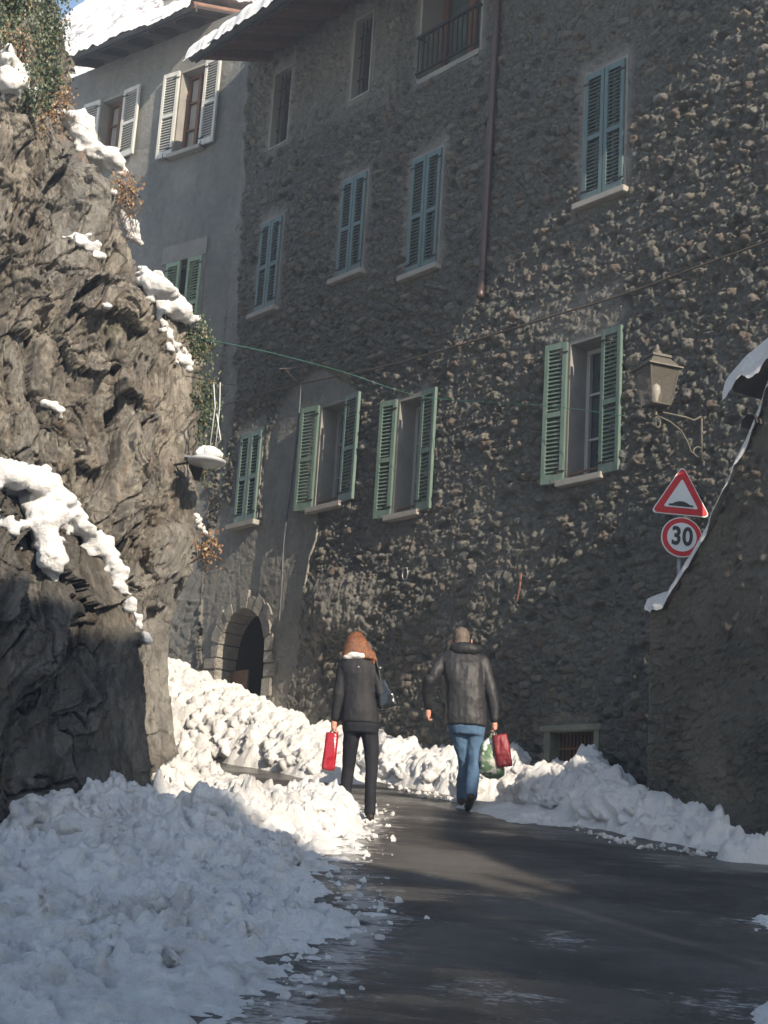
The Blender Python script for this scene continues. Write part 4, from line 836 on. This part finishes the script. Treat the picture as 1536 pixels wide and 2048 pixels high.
s.tube([br(1.03+.05*math.cos(t)*(1-t/9), .05+.05*math.sin(t)*(1-t/9)) for t in np.linspace(3.2, 8, 14)], .007, 6)
s.build('bracket', M_LIRON, LN, smooth=True)
LC = MA.P(la, 0, .60); ztop_ = atY(1310, 722, LC[1])[2]; zmid = atY(1310, 742, LC[1])[2]; zb = atY(1310, 812, LC[1])[2]; zt0 = atY(1310, 690, LC[1])[2]
ang = R(20); Ml = Matrix.Translation((LC[0], LC[1], 0)) @ Matrix.Rotation(ang, 4, 'Z'); 
def sq(r, z): return [(sx*r, sy*r, z) for sx, sy in ((-1, -1), (1, -1), (1, 1), (-1, 1))]
def frust(s, r0, z0, r1, z1, cap=True):
    a = [s.bm.verts.new(s.M @ Vector(p)) for p in sq(r0, z0)]; c = [s.bm.verts.new(s.M @ Vector(p)) for p in sq(r1, z1)]
    for i in range(4): s.bm.faces.new((a[i], a[(i+1) % 4], c[(i+1) % 4], c[i]))
    if cap: s.bm.faces.new(a[::-1]); s.bm.faces.new(c)
rt_, rb_ = .165, .105
s = B(Ml); frust(s, rb_, zb, rt_, zmid, False); gl = s.build('lantern_glass', M_LGL, LN)
s = B(Ml)
for (p, q) in zip(sq(rb_, zb), sq(rt_, zmid)): s.tube([p, q], .010, 6)
for rr, z in ((rb_, zb), (rt_, zmid)):
    c = sq(rr, z); [s.tube([c[i], c[(i+1) % 4]], .010, 6) for i in range(4)]
frust(s, rb_*.9, zb-.015, rb_*.9, zb); s.tube([(0, 0, zb-.10), (0, 0, zb)], .016, 8); s.build('lantern_frame', M_LIRON, LN)
s = B(Ml); frust(s, rt_+.035, zmid+.005, rt_+.035, zmid+.02); frust(s, rt_+.01, zmid+.02, rt_-.07, ztop_+.02); frust(s, rt_-.05, ztop_+.02, rt_-.06, ztop_+.05); s.loft([(0, 0, ztop_+.05, .05, .05), (0, 0, ztop_+.09, .055, .055), (0, 0, ztop_+.12, .03, .03), (0, 0, zt0, .018, .018)]); s.build('lantern_cap', M_LIRON, LN)
s = B(Ml); s.loft([(0, 0, zb+.02, .02, .02), (0, 0, zb+.09, .022, .022), (0, 0, zb+.15, .045, .045), (0, 0, zb+.21, .04, .04), (0, 0, zb+.24, .01, .01)]); s.build('bulb', mat('opal_bulb', (.8, .78, .72), .3), LN, smooth=True)

# ================================================================== HANGING DISH LAMP AND CLIFF LAMP
YL = 14.1; P_ = lambda x, y, Y=YL: Vector(atY(x, y, Y))
c0 = P_(414, 921); HL = root('hanging_lamp', c0, 'white dish street lamp hanging on two thin rods beside the cliff', 'lamp')
M_DISH = noisy('enamelled_dish', (.42, .43, .44), (.33, .34, .35), 8, .45, .1, .001)
s = B(Matrix.Translation(c0)); rr = .19; s.loft([(0, 0, -.035, rr*.9, rr*.9), (0, 0, -.02, rr, rr), (0, 0, 0, rr, rr), (0, 0, .03, rr*.6, rr*.6), (0, 0, .07, .06, .06), (0, 0, .12, .05, .05)]); s.build('lamp_shade', M_DISH, HL, smooth=True)
for a_, b_, c_2 in (((427, 765), (430, 815), (420, 893)), ((440, 765), (439, 815), (431, 893)), ((433, 828), (441, 880), (432, 893))):
    s = B(); p = [P_(*a_), P_(*b_), P_(*c_2)]; s.tube(p, [.008, .008, .0035], 6); s.build('hanger_rod', M_GALV, HL)
s = B(); 
for i in range(9): s.ball(P_(398+i*5.2, 912-10*math.sin(i*.38)-(6 if i < 3 else 0), YL+random.uniform(-.06, .06)), .055-.003*abs(i-4), sub=2)
o = s.build('snow_cap', M_SNOW, None, voxel=.014, sm=3, wr=.015, wrs=12, lump=1); tag(o, 'small heap of snow on the hanging dish lamp', 'snow', kind='stuff')
CLM = root('cliff_lamp', P_(388, 921, 14.35), 'dark cone shaped fitting under a flat plate on the cliff edge', 'lamp')
s = B(Matrix.Translation(P_(389, 920, 14.3))); s.box(-.09, .10, -.12, .12, -.008, .010, bev=.003); s.build('mounting_plate', M_GALV, CLM)
s = B(Matrix.Translation(P_(394, 920, 14.3))); s.loft([(0, 0, -.012, .09, .09), (.0, 0, -.09, .07, .07), (.02, 0, -.21, .025, .025)]); s.build('cone', M_IRON, CLM, smooth=True)
s = B(Matrix.Translation(P_(389, 922, 14.3))); s.tube([(-.25, .15, -.02), (0, 0, -.005)], .012, 6); s.build('mounting_arm', M_IRON, CLM)

# ================================================================== CABLES AND WALL IRONWORK
def wire(name, pts, r, mt, label, cat, n=6):
    c = [Vector(p) for p in pts]; f = []
    for i in range(len(c)-1):
        p0, p1, p2, p3 = c[max(i-1, 0)], c[i], c[i+1], c[min(i+2, len(c)-1)]
        for t in np.linspace(0, 1, 8, endpoint=False): f.append(.5*((2*p1)+(p2-p0)*t+(2*p0-5*p1+4*p2-p3)*t*t+(3*p1-p0-3*p2+p3)*t**3))
    f.append(c[-1]); s = B(); s.tube(f, r, n); o = s.build(name, mt, None, smooth=True); return tag(o, label, cat)
fp = lambda x, y, d=.08: MA.P(*MA.F(x, y, d), d)
M_GW = noisy('green_wire_sheath', (.04, .15, .11), (.03, .10, .08), 9, .5, .1, .001)
wire('span_wire', [P_(378, 672, 14.7), P_(500, 696, 15.2), P_(600, 720, 15.6), P_(700, 748, 16.1), P_(800, 782, 16.4), fp(880, 798, .25), fp(1095, 812, .2), fp(1250, 832, .12)], .0038, M_GW, 'thin green wire strung from the cliff across to the stone house', 'wire')
wire('lamp_cable', [P_(372, 752, 14.4), P_(433, 764, 14.1), P_(480, 770, 16), fp(590, 768, .1)], .004, M_IRON, 'dark cable that carries the hanging dish lamp', 'cable')
M_CABLE = noisy('brown_wall_cable', (.10, .075, .05), (.06, .045, .035), 9, .6, .1, .001)
wire('wall_cable', [fp(1560, 474), fp(1400, 532), fp(1250, 588), fp(1080, 640), fp(920, 690), fp(760, 735), fp(600, 768), fp(440, 812)], .012, M_CABLE, 'brown cable running slanted along the stone house facade', 'cable')
wire('wall_conduit', [fp(602, 768), fp(596, 850), fp(584, 960), fp(568, 1080), fp(564, 1160), fp(558, 1245)], .014, M_GUTTER, 'grey conduit running down the bare plaster to the archway', 'conduit')
s = B(); s.tube([fp(548, 735, .0), fp(560, 738, .3), fp(600, 736, .03)], .012, 6); s.tube([fp(568, 737, .25), fp(598, 770, .05)], .012, 6); tag(s.build('iron_bracket', M_IRON, None), 'small black iron bracket above the conduit on the facade', 'bracket')
s = B(); s.tube([fp(1042, 1145, .04), fp(1040, 1172, .06), fp(1034, 1202, .05)], [.016, .014, .01], 6); tag(s.build('iron_spike', M_RUST, None), 'rusty iron rod fixed low on the facade', 'iron rod')
s = B(); s.tube([fp(779, 165, .03), fp(778, 205, .035), fp(776, 256, .03)], [.005, .012, .005], 6); tag(s.build('wall_anchor', M_RUST, None), 'rusty wall anchor bar beside the high narrow window', 'wall anchor')
ca = MA.F(810, 1148, .06); s = B(MA.M(*ca, .06)); s.tube([(math.cos(t)*.05, 0, math.sin(t)*.075) for t in np.linspace(0, 2*math.pi, 20)], .009, 6, cap=False); s.tube([(0, 0, .075), (0, -.08, .085)], .01, 6); tag(s.build('iron_ring', M_GALV, None, smooth=True), 'grey iron tethering ring on the facade above the man', 'ring')
tp = [MA.F(x, y, .07) for x, y in ((632, 1052), (628, 1080), (616, 1110), (608, 1160), (600, 1200))]
s = B(MA.M(0, 0)); s.tube([(a, .035, z) for a, z in tp], .02, 6); tag(s.build('plaster_ridge', M_TRIM, None, smooth=True), 'pale ridge of plaster below the left open window', 'plaster ridge')

# ================================================================== IVY AND DRY PLANTS
def leafmat(name, c1, c2, c3):
    m = mat(name, c1, .5); b = NB(m); a = b.attr('tone').outputs['Fac']; b.color(b.ramp(a, [(0, c1), (.55, c2), (.85, c3), (1, (.16, .09, .035))])); b.b.inputs['Subsurface Weight'].default_value = .0; return m
M_LEAF = leafmat('ivy_leaf', (.018, .034, .014), (.036, .06, .023), (.075, .088, .036)); M_DRY = leafmat('dry_leaf', (.13, .06, .03), (.20, .10, .045), (.22, .17, .07))
def foliage(name, blobs, n, size, mt, label, cat, stems=12, hang=.3):
    V, Fc, T = [], [], []; wts = np.array([b[3]*b[4] for b in blobs]); wts = wts/wts.sum(); ctrs = []
    for (x, y, Y, rx, rz) in blobs: ctrs.append((atY(x, y, Y), rx, rz))
    cl = []
    for _ in range(max(8, n//28)):
        i = rng.choice(len(blobs), p=wts); c, rx, rz = ctrs[i]; d = rng.normal(size=3); d /= np.linalg.norm(d); d *= rng.uniform(.45, 1.05); cl.append(c+d*np.array([rx, rx*.6, rz]))
    for k in range(n):
        c = cl[rng.integers(len(cl))]; p = c+rng.normal(size=3)*np.array([.07, .07, .09]); nr = np.array([rng.normal()*.7+.3, -1+rng.normal()*.5, rng.normal()*.6+.3]); nr /= np.linalg.norm(nr)
        t = np.cross(nr, [rng.normal()*.4, 0, 1]); t /= np.linalg.norm(t); b2 = np.cross(nr, t); s_ = size*rng.uniform(.55, 1.25); i0 = len(V)
        V += [p+b2*s_*.6, p+t*s_*.5+b2*s_*.1, p+t*s_*.28-b2*s_*.35, p-b2*s_*.75+nr*s_*.15, p-t*s_*.28-b2*s_*.35, p-t*s_*.5+b2*s_*.1]
        Fc += [(i0, i0+1, i0+2, i0+3), (i0, i0+3, i0+4, i0+5)]; T += [rng.uniform()]*6
    r = root(name, ctrs[0][0], label, cat); o = arr('leaves', np.array(V), np.array(Fc), mt, r, False, {'tone': T})
    s = B()
    for k in range(stems):
        i = rng.choice(len(blobs), p=wts); c, rx, rz = ctrs[i]; a = c+rng.normal(size=3)*np.array([rx*.5, .05, rz*.5]); pts = [a]
        for j in range(6): a = a+np.array([rng.normal()*.06+.02*(hang), rng.normal()*.03, -rng.uniform(.03, .13)]); pts.append(a)
        s.tube([Vector(p) for p in pts], [.006-.0008*j for j in range(7)], 4)
    s.build('stems', M_CABLE, r)['kind'] = 'stuff'
    return r
def on_cliff(px_, dflt, rx, rz):
    out = []
    for x, y in px_:
        d = Vector(ray(x, y)).normalized(); h = CB.ray_cast(Vector(EYE), d); Y = (Vector(EYE)+d*h[3]).y-.06 if h[0] is not None and h[3] < 22 else dflt
        out.append((x, y, min(Y, dflt), rx, rz))
    return out
foliage('ivy', on_cliff([(x+random.uniform(-6, 6), y) for y in range(-70, 215, 17) for x in range(-6 if y < 95 else 62, 122 if y > 20 else 118, 17)], 14.9, .07, .09), 7000, .030, M_LEAF, 'thick green ivy covering the very top of the cliff', 'ivy', 25)
foliage('ivy', [(402, 700, 14.9, .07, .20), (410, 790, 14.9, .07, .28), (408, 850, 14.8, .07, .2), (412, 925, 14.7, .08, .14), (385, 660, 14.8, .06, .08)], 1900, .026, M_LEAF, 'trailing ivy hanging down the cliff edge behind the dish lamp', 'ivy', 16)
foliage('ivy', on_cliff([(78, 215), (95, 225), (110, 235), (120, 190), (128, 205), (70, 240), (40, 95), (20, 80)], 14.9, .07, .09), 700, .026, M_DRY, 'reddish dry creeper below the ivy at the cliff top', 'creeper', 18)
foliage('dry_plant', [(250, 375, 14.9, .10, .14), (262, 405, 14.9, .06, .10)], 420, .026, M_DRY, 'yellow brown dry plant on the cliff ledge under the snow', 'dry plant', 22)
foliage('dry_plant', [(416, 1095, 14.5, .07, .07)], 110, .03, M_DRY, 'orange dry leaves sprouting from the lower cliff edge', 'dry plant', 8)

# ================================================================== PEOPLE
def skin_mat(n, c): return noisy(n, c, tuple(v*.85 for v in c), 20, .5, .1, .001)
M_SKIN = skin_mat('skin', (.55, .27, .19))
def fabric(name, c, c2, sc=30, r=.8, bp=.3): return noisy(name, c, c2, sc, r, bp, .003, spec=.3)
M_JKM = fabric('dark_grey_parka', (.025, .025, .028), (.018, .018, .020), 6, .55); M_JKD = fabric('black_parka_panel', (.012, .013, .016), (.018, .018, .02), 8, .6)
M_JEAN = fabric('blue_denim', (.075, .14, .23), (.045, .085, .15), 5, .85, .4); M_JKW = fabric('black_softshell', (.018, .018, .021), (.013, .013, .016), 7, .7)
M_TRW = fabric('black_trousers', (.008, .009, .014), (.012, .012, .016), 9, .8); M_SHOE = fabric('dark_leather_shoe', (.03, .022, .018), (.018, .014, .012), 9, .5)
M_HAIRR = noisy('auburn_hair', (.27, .105, .042), (.045, .018, .012), 14, .38, .8, .008, stretch=(7, 7, .7)); M_HAIRG = noisy('grey_brown_hair', (.13, .10, .08), (.07, .058, .05), 60, .7, .5, .003)
M_SCARF = fabric('white_knit_scarf', (.70, .68, .64), (.5, .48, .46), 30, .9, .6)
def fingers(s, wrist, d, side, grip=True):
    """palm and five separate fingers hanging from wrist, thumb on the +side of x; grip closes them"""
    w = Vector(wrist); d = Vector(d).normalized(); sx = Vector((side, 0, 0)); sx = (sx-d*sx.dot(d)).normalized(); f = d.cross(sx)
    if f.y < 0: f = -f                                     # fingers in a row front to back
    pc = w+d*.045; s.limb([w-d*.02, w+d*.01, pc, w+d*.085], [.024, .024, .030, .027])
    for i, (ln, rr) in enumerate(((.070, .0088), (.078, .0092), (.073, .0088), (.058, .0078))):
        o0 = w+d*.085+f*(.030-.019*i); cur = -sx
        if grip: pts = [o0, o0+d*ln*.42+cur*.004, o0+d*ln*.62+cur*ln*.35, o0+d*ln*.35+cur*ln*.55]
        else: pts = [o0, o0+d*ln*.45, o0+d*ln*.78+cur*ln*.15, o0+d*ln*.98+cur*ln*.36]
        s.limb(pts, [rr, rr, rr*.92, rr*.8])
    t0 = w+d*.03+f*.026; s.limb([t0, t0+d*.03+f*.022-sx*.008, t0+d*.055+f*.02-sx*.02], [.012, .0105, .009])
class Fig:
    def __init__(s, name, Y, foot, label): s.Y = Y; s.r = root(name, (atY(foot[0], foot[1], Y)[0], Y, KS*Y), label, 'person'); s.k = Y/F_PX
    def p(s, x, y, dy=0): v = atY(x, y, s.Y+dy); return (v[0], v[1], v[2])
    def ring(s, x, y, wpx, dep, dy=0, pw=.9): v = s.p(x, y, dy); return (*v, wpx*s.k, dep, pw)
# --- man
YM = float(G(935, 1619)[1]); Mn = Fig('person', YM, (935, 1619), 'man in dark grey hooded parka and blue jeans walking uphill carrying shopping bags'); q = Mn.p
b = B()
b.ball(q(922, 1282, .15), .095, (.90, 1.12, 1.22), 3); b.ball(q(923, 1289, .09), .065, (1, .9, .9), 2); b.ball(q(922, 1290, .27), .02, (.8, 1, 1), 2)     # skull, nape, nose
for sx in (902, 943): b.ball(q(sx, 1284, .15), .026, (.4, .8, 1.25), 2)
b.ball(q(922, 1296, .22), .045, (1, .8, .7), 2)
b.limb([q(922, 1292, .12), q(924, 1308, .09)], [.058, .065])
b.loft([Mn.ring(932, 1450, 30, .11), Mn.ring(931, 1400, 31, .105, .02), Mn.ring(926, 1340, 36, .11, .06), Mn.ring(924, 1318, 34, .10, .08), Mn.ring(924, 1306, 16, .07, .09)])
b.limb([q(888, 1322, .07), q(861, 1360, .0), q(854, 1385, .04), q(857, 1416, .10)], [.048, .036, .032, .026]); b.limb([q(962, 1320, .08), q(984, 1380, .02), q(989, 1440, -.02)], [.050, .040, .026])
fingers(b, q(857, 1416, .10), (.0, .15, -1), -1, True); fingers(b, q(989, 1440, -.02), (.05, 0, -1), 1, True)
b.limb([q(917, 1456, 0), q(926, 1500, .06), q(931, 1532, .10), q(925, 1570, .15), q(926, 1600, .20)], [.075, .060, .048, .044, .036]); b.limb([q(950, 1456, 0), q(949, 1500, .01), q(949, 1532, -.02), q(944, 1566, -.07), q(942, 1592, -.11)], [.075, .060, .048, .044, .036])
b.build('body', M_SKIN, Mn.r, voxel=.0062, sm=2)
b = B(); b.ball(q(922, 1276, .145), .102, (.90, 1.08, 1.10), 3); b.ball(q(923, 1286, .10), .08, (1.0, .9, .8), 2); b.build('hair', M_HAIRG, Mn.r, voxel=.011, sm=2, wr=.006, wrs=30)
b = B(); b.loft([Mn.ring(932, 1451, 41, .155, 0), Mn.ring(932, 1435, 41, .158, 0), Mn.ring(931, 1400, 40, .15, .01), Mn.ring(929, 1372, 38, .145, .02), Mn.ring(927, 1350, 42, .15, .04), Mn.ring(925, 1330, 45, .14, .06), Mn.ring(924, 1316, 44, .12, .075), Mn.ring(924, 1304, 33, .095, .085), Mn.ring(924, 1297, 20, .08, .095)])
b.limb([q(887, 1322, .07), q(866, 1350, .0), q(858, 1366, .0)], [.074, .062, .058]); b.limb([q(964, 1324, .07), q(982, 1382, .01), q(986, 1400, 0)], [.074, .060, .056])
b.build('parka', M_JKM, Mn.r, voxel=.011, sm=4, wr=.012, wrs=9)
for pts in ([q(859, 1360, -.01), q(853, 1385, .04), q(857, 1414, .10)], [q(984, 1390, 0), q(988, 1420, -.01), q(989, 1440, -.02)]):
    b = B(); b.limb(pts, [.063, .055, .042]); b.build('sleeve_cuff', M_JKD, Mn.r, voxel=.01, sm=3, wr=.006, wrs=14)
b = B(); b.ball(q(931, 1299, .01), .11, (1.32, .62, .66), 3); b.ball(q(908, 1300, .07), .062, (.9, 1, .8), 2); b.ball(q(953, 1299, .07), .062, (.9, 1, .8), 2); b.build('hood', M_JKD, Mn.r, voxel=.01, sm=3, wr=.012, wrs=12)
b = B(); b.loft([Mn.ring(932, 1436, 36, .13), Mn.ring(933, 1456, 37, .135), Mn.ring(934, 1470, 34, .12)])
b.limb([q(917, 1456, 0), q(926, 1500, .06), q(931, 1532, .10), q(925, 1570, .15), q(926, 1600, .20)], [.093, .078, .066, .060, .060])
b.limb([q(950, 1456, 0), q(949, 1500, .01), q(949, 1532, -.02), q(944, 1566, -.07), q(942, 1592, -.11)], [.093, .078, .066, .060, .062])
b.build('jeans', M_JEAN, Mn.r, voxel=.010, sm=3, wr=.010, wrs=11)
def shoe(F_, pts, rs, nm='shoe'): b = B(); b.limb(pts, rs); b.build(nm, M_SHOE, F_.r, voxel=.009, sm=2)
shoe(Mn, [q(926, 1604, .14), q(924, 1603, .22), q(922, 1601, .34)], [.042, .044, .038]); shoe(Mn, [q(942, 1594, -.16), q(939, 1606, -.12), q(936, 1614, -.03)], [.040, .044, .04])
# --- woman
YW = float(G(738, 1641)[1]); Wn = Fig('person', YW, (738, 1641), 'woman with long auburn hair in black jacket and black trousers walking uphill'); q = Wn.p
b = B()
b.ball(q(713, 1288, .05), .09, (.88, 1.1, 1.2), 3); b.ball(q(712, 1291, .16), .018, (.8, 1, 1), 2); b.limb([q(713, 1298, .04), q(714, 1320, .02)], [.045, .05])
for sx in (695, 731): b.ball(q(sx, 1289, .05), .022, (.4, .8, 1.25), 2)
b.ball(q(713, 1300, .11), .04, (1, .8, .7), 2)
b.loft([Wn.ring(720, 1445, 30, .11), Wn.ring(719, 1390, 25, .09), Wn.ring(716, 1340, 29, .095), Wn.ring(714, 1324, 27, .085), Wn.ring(714, 1316, 12, .06)])
b.limb([q(688, 1332, 0), q(678, 1388, -.02), q(669, 1440, .02)], [.042, .034, .022]); b.limb([q(745, 1332, 0), q(762, 1388, -.03), q(758, 1400, .16)], [.042, .034, .022])
fingers(b, q(669, 1438, .02), (0, 0, -1), -1, True); fingers(b, q(758, 1400, .16), (0, 1, -.1), 1, True)
b.limb([q(705, 1458, 0), q(700, 1500, .05), q(697, 1535, .09), q(692, 1575, .10), q(690, 1606, .11)], [.066, .054, .042, .036, .03]); b.limb([q(738, 1458, 0), q(743, 1500, 0), q(743, 1540, -.02), q(741, 1585, -.04), q(740, 1626, -.05)], [.066, .054, .042, .036, .03])
b.build('body', M_SKIN, Wn.r, voxel=.0062, sm=2)
b = B(); b.loft([Wn.ring(720, 1446, 38, .135), Wn.ring(720, 1425, 37, .135), Wn.ring(718, 1392, 32, .115), Wn.ring(716, 1355, 34, .115), Wn.ring(715, 1335, 37, .11), Wn.ring(714, 1323, 34, .10), Wn.ring(714, 1314, 20, .08)])
b.limb([q(687, 1333, 0), q(678, 1388, -.02), q(671, 1436, .02)], [.060, .050, .042]); b.limb([q(744, 1333, 0), q(761, 1386, -.03), q(759, 1399, .12)], [.060, .050, .042])
b.build('jacket', M_JKW, Wn.r, voxel=.010, sm=4, wr=.008, wrs=10)
b = B(); b.ball(q(714, 1325, -.05), .09, (1.35, .6, .6), 3); b.build('hood', M_JKW, Wn.r, voxel=.01, sm=3, wr=.006, wrs=12)
b = B(); b.ball(q(717, 1334, -.115), .009, (1, .5, 1), 2); b.build('clasp', M_GALV, Wn.r)
b = B(); b.ball(q(712, 1287, .045), .103, (.92, 1.05, 1.1), 3)
b.loft([Wn.ring(713, 1276, 19, .08, .0), Wn.ring(714, 1288, 24, .10, -.01), Wn.ring(715, 1300, 29, .10, -.02), Wn.ring(717, 1310, 33, .09, -.03), Wn.ring(718, 1318, 34, .06, -.05)])
for x0, x1, y1 in ((694, 686, 1325), (700, 692, 1322), (738, 748, 1328), (744, 754, 1324), (733, 742, 1325)): b.limb([q(x0, 1306, -.04), q(x1, y1, -.055)], [.028, .010])
b.build('hair', M_HAIRR, Wn.r, voxel=.009, sm=5, wr=.003, wrs=30)
b = B(); b.ball(q(713, 1311, -.085), .078, (1.15, .6, .42), 3); b.ball(q(701, 1315, -.075), .055, (1.2, .7, .42), 2); b.build('scarf', M_SCARF, Wn.r, voxel=.009, sm=2, wr=.010, wrs=16)
b = B(); b.loft([Wn.ring(720, 1432, 34, .12), Wn.ring(721, 1452, 37, .125), Wn.ring(721, 1466, 35, .115)])
b.limb([q(705, 1458, 0), q(700, 1500, .05), q(697, 1535, .09), q(692, 1575, .10), q(690, 1606, .11)], [.080, .067, .055, .050, .052])
b.limb([q(738, 1458, 0), q(743, 1500, 0), q(743, 1540, -.02), q(741, 1585, -.04), q(740, 1626, -.05)], [.080, .067, .055, .050, .052]); b.build('trousers', M_TRW, Wn.r, voxel=.010, sm=3, wr=.007, wrs=11)
shoe(Wn, [q(692, 1608, .06), q(691, 1607, .14), q(690, 1606, .26)], [.036, .038, .03]); shoe(Wn, [q(740, 1634, -.10), q(740, 1637, -.02), q(740, 1637, .10)], [.036, .038, .032])
# --- carried things
M_REDG = mat('glossy_red_foil', (.30, .008, .018), .2, 0, .7); NB(M_REDG).bump(NB(M_REDG).noise(12, 4), .5, .02)
M_REDM = noisy('red_paper', (.20, .01, .017), (.13, .007, .012), 6, .5, .5, .01)
def bag(name, lab, Mx, w2, d2, h, mt, handle_to, taper=.85, wr=.006):
    r = root(name, Mx.to_translation(), lab, 'bag'); b = B(Mx)
    b.loft([(0, 0, -h, w2*taper, d2*taper, .45), (0, 0, -h+.02, w2, d2, .45), (0, 0, -h*.5, w2*1.02, d2*1.05, .5), (0, 0, 0, w2*.95, d2*.5, .45)]); b.build('bag_body', mt, r, voxel=.009, sm=1, wr=wr, wrs=14)
    for sy in (-1, 1):
        b = B(); t = Mx @ Vector((-w2*.5, sy*d2*.4, -.005)); t2 = Mx @ Vector((w2*.5, sy*d2*.4, -.005)); hp = Vector(handle_to); b.tube([t, hp+Vector((-.008, sy*.01, 0)), hp+Vector((.008, sy*.01, 0)), t2], .0045, 6); b.build('handle', M_JKW, r)
    return r
hd = q(668, 1458, .02); v = Vector(q(665, 1466, .02)); bag('gift_bag', 'tall shiny red gift bag held by the woman', Matrix.Translation(v) @ Matrix.Rotation(R(3), 4, 'Y'), 12.5*Wn.k, .05, 74*Wn.k, M_REDG, hd)
r = root('handbag', q(775, 1395, -.02), 'glossy black shoulder handbag hanging on the woman\'s right arm', 'handbag'); M_PAT = mat('black_patent_leather', (.010, .012, .014), .18, 0, .8)
b = B(); Mh = Matrix.Translation(Vector(q(773, 1392, -.02))) @ Matrix.Rotation(R(-14), 4, 'Y'); k = Wn.k
b = B(Mh); b.loft([(0, 0, -24*k, 17*k, .05, .6), (0, 0, -18*k, 21*k, .06, .6), (0, 0, 0, 17*k, .055, .6), (-2*k, 0, 18*k, 10*k, .035, .6), (-3*k, 0, 34*k, 6*k, .02, .7)]); b.build('bag_body', M_PAT, r, voxel=.009, sm=2, wr=.008, wrs=13)
b = B(); b.tube([q(762, 1372, -.04), q(757, 1340, -.075), q(752, 1322, -.055), q(752, 1318, 0)], .012, 6); b.build('strap', M_PAT, r); b = B(); b.ball(q(760, 1336, -.09), .012, (1, .5, 1), 2); b.build('buckle', M_GALV, r)
q = Mn.p; hd = q(990, 1461, -.02)
M_PLB = mat('printed_plastic_bag', (.4, .4, .36), .35, 0, .5); nb = NB(M_PLB); cc_ = nb.mix(nb.g(nb.noise(7, 2), .5, .54), (.38, .37, .33), (.10, .17, .09)); cc_ = nb.mix(nb.g(nb.noise(9, 2, .5, nb.coord((1, 1, 1.3))), .58, .61), cc_, (.62, .62, .6)); cc_ = nb.mix(nb.g(nb.noise(5, 2, .5, nb.coord((1, 2, .8))), .60, .64), cc_, (.05, .045, .045)); nb.color(cc_); nb.bump(nb.noise(20, 5), .6, .02)
r = root('plastic_bag', q(982, 1550, -.02), 'bulging printed plastic carrier bag held by the man', 'bag'); b = B(); k = Mn.k
b.loft([(*q(985, 1556, -.03), 12*k, .06, .9), (*q(984, 1548, -.03), 23*k, .10, .8), (*q(982, 1520, -.03), 25*k, .11, .8), (*q(982, 1492, -.03), 20*k, .08, .8), (*q(987, 1470, -.02), 6*k, .03, .8), (*q(990, 1459, -.02), 3*k, .02)]); b.build('bag_body', M_PLB, r, voxel=.010, sm=2, wr=.014, wrs=11)
b = B(); b.tube([q(984, 1472, -.02), q(989, 1458, -.02), q(993, 1472, -.02)], .006, 6); b.build('handle', M_PLB, r)
v = Vector(q(999, 1470, -.13)); bag('gift_bag', 'dark red paper gift bag held by the man beside the plastic bag', Matrix.Translation(v) @ Matrix.Rotation(R(-12), 4, 'Y'), 15*k, .045, 62*k, M_REDM, q(991, 1460, -.05), taper=.95, wr=.010)
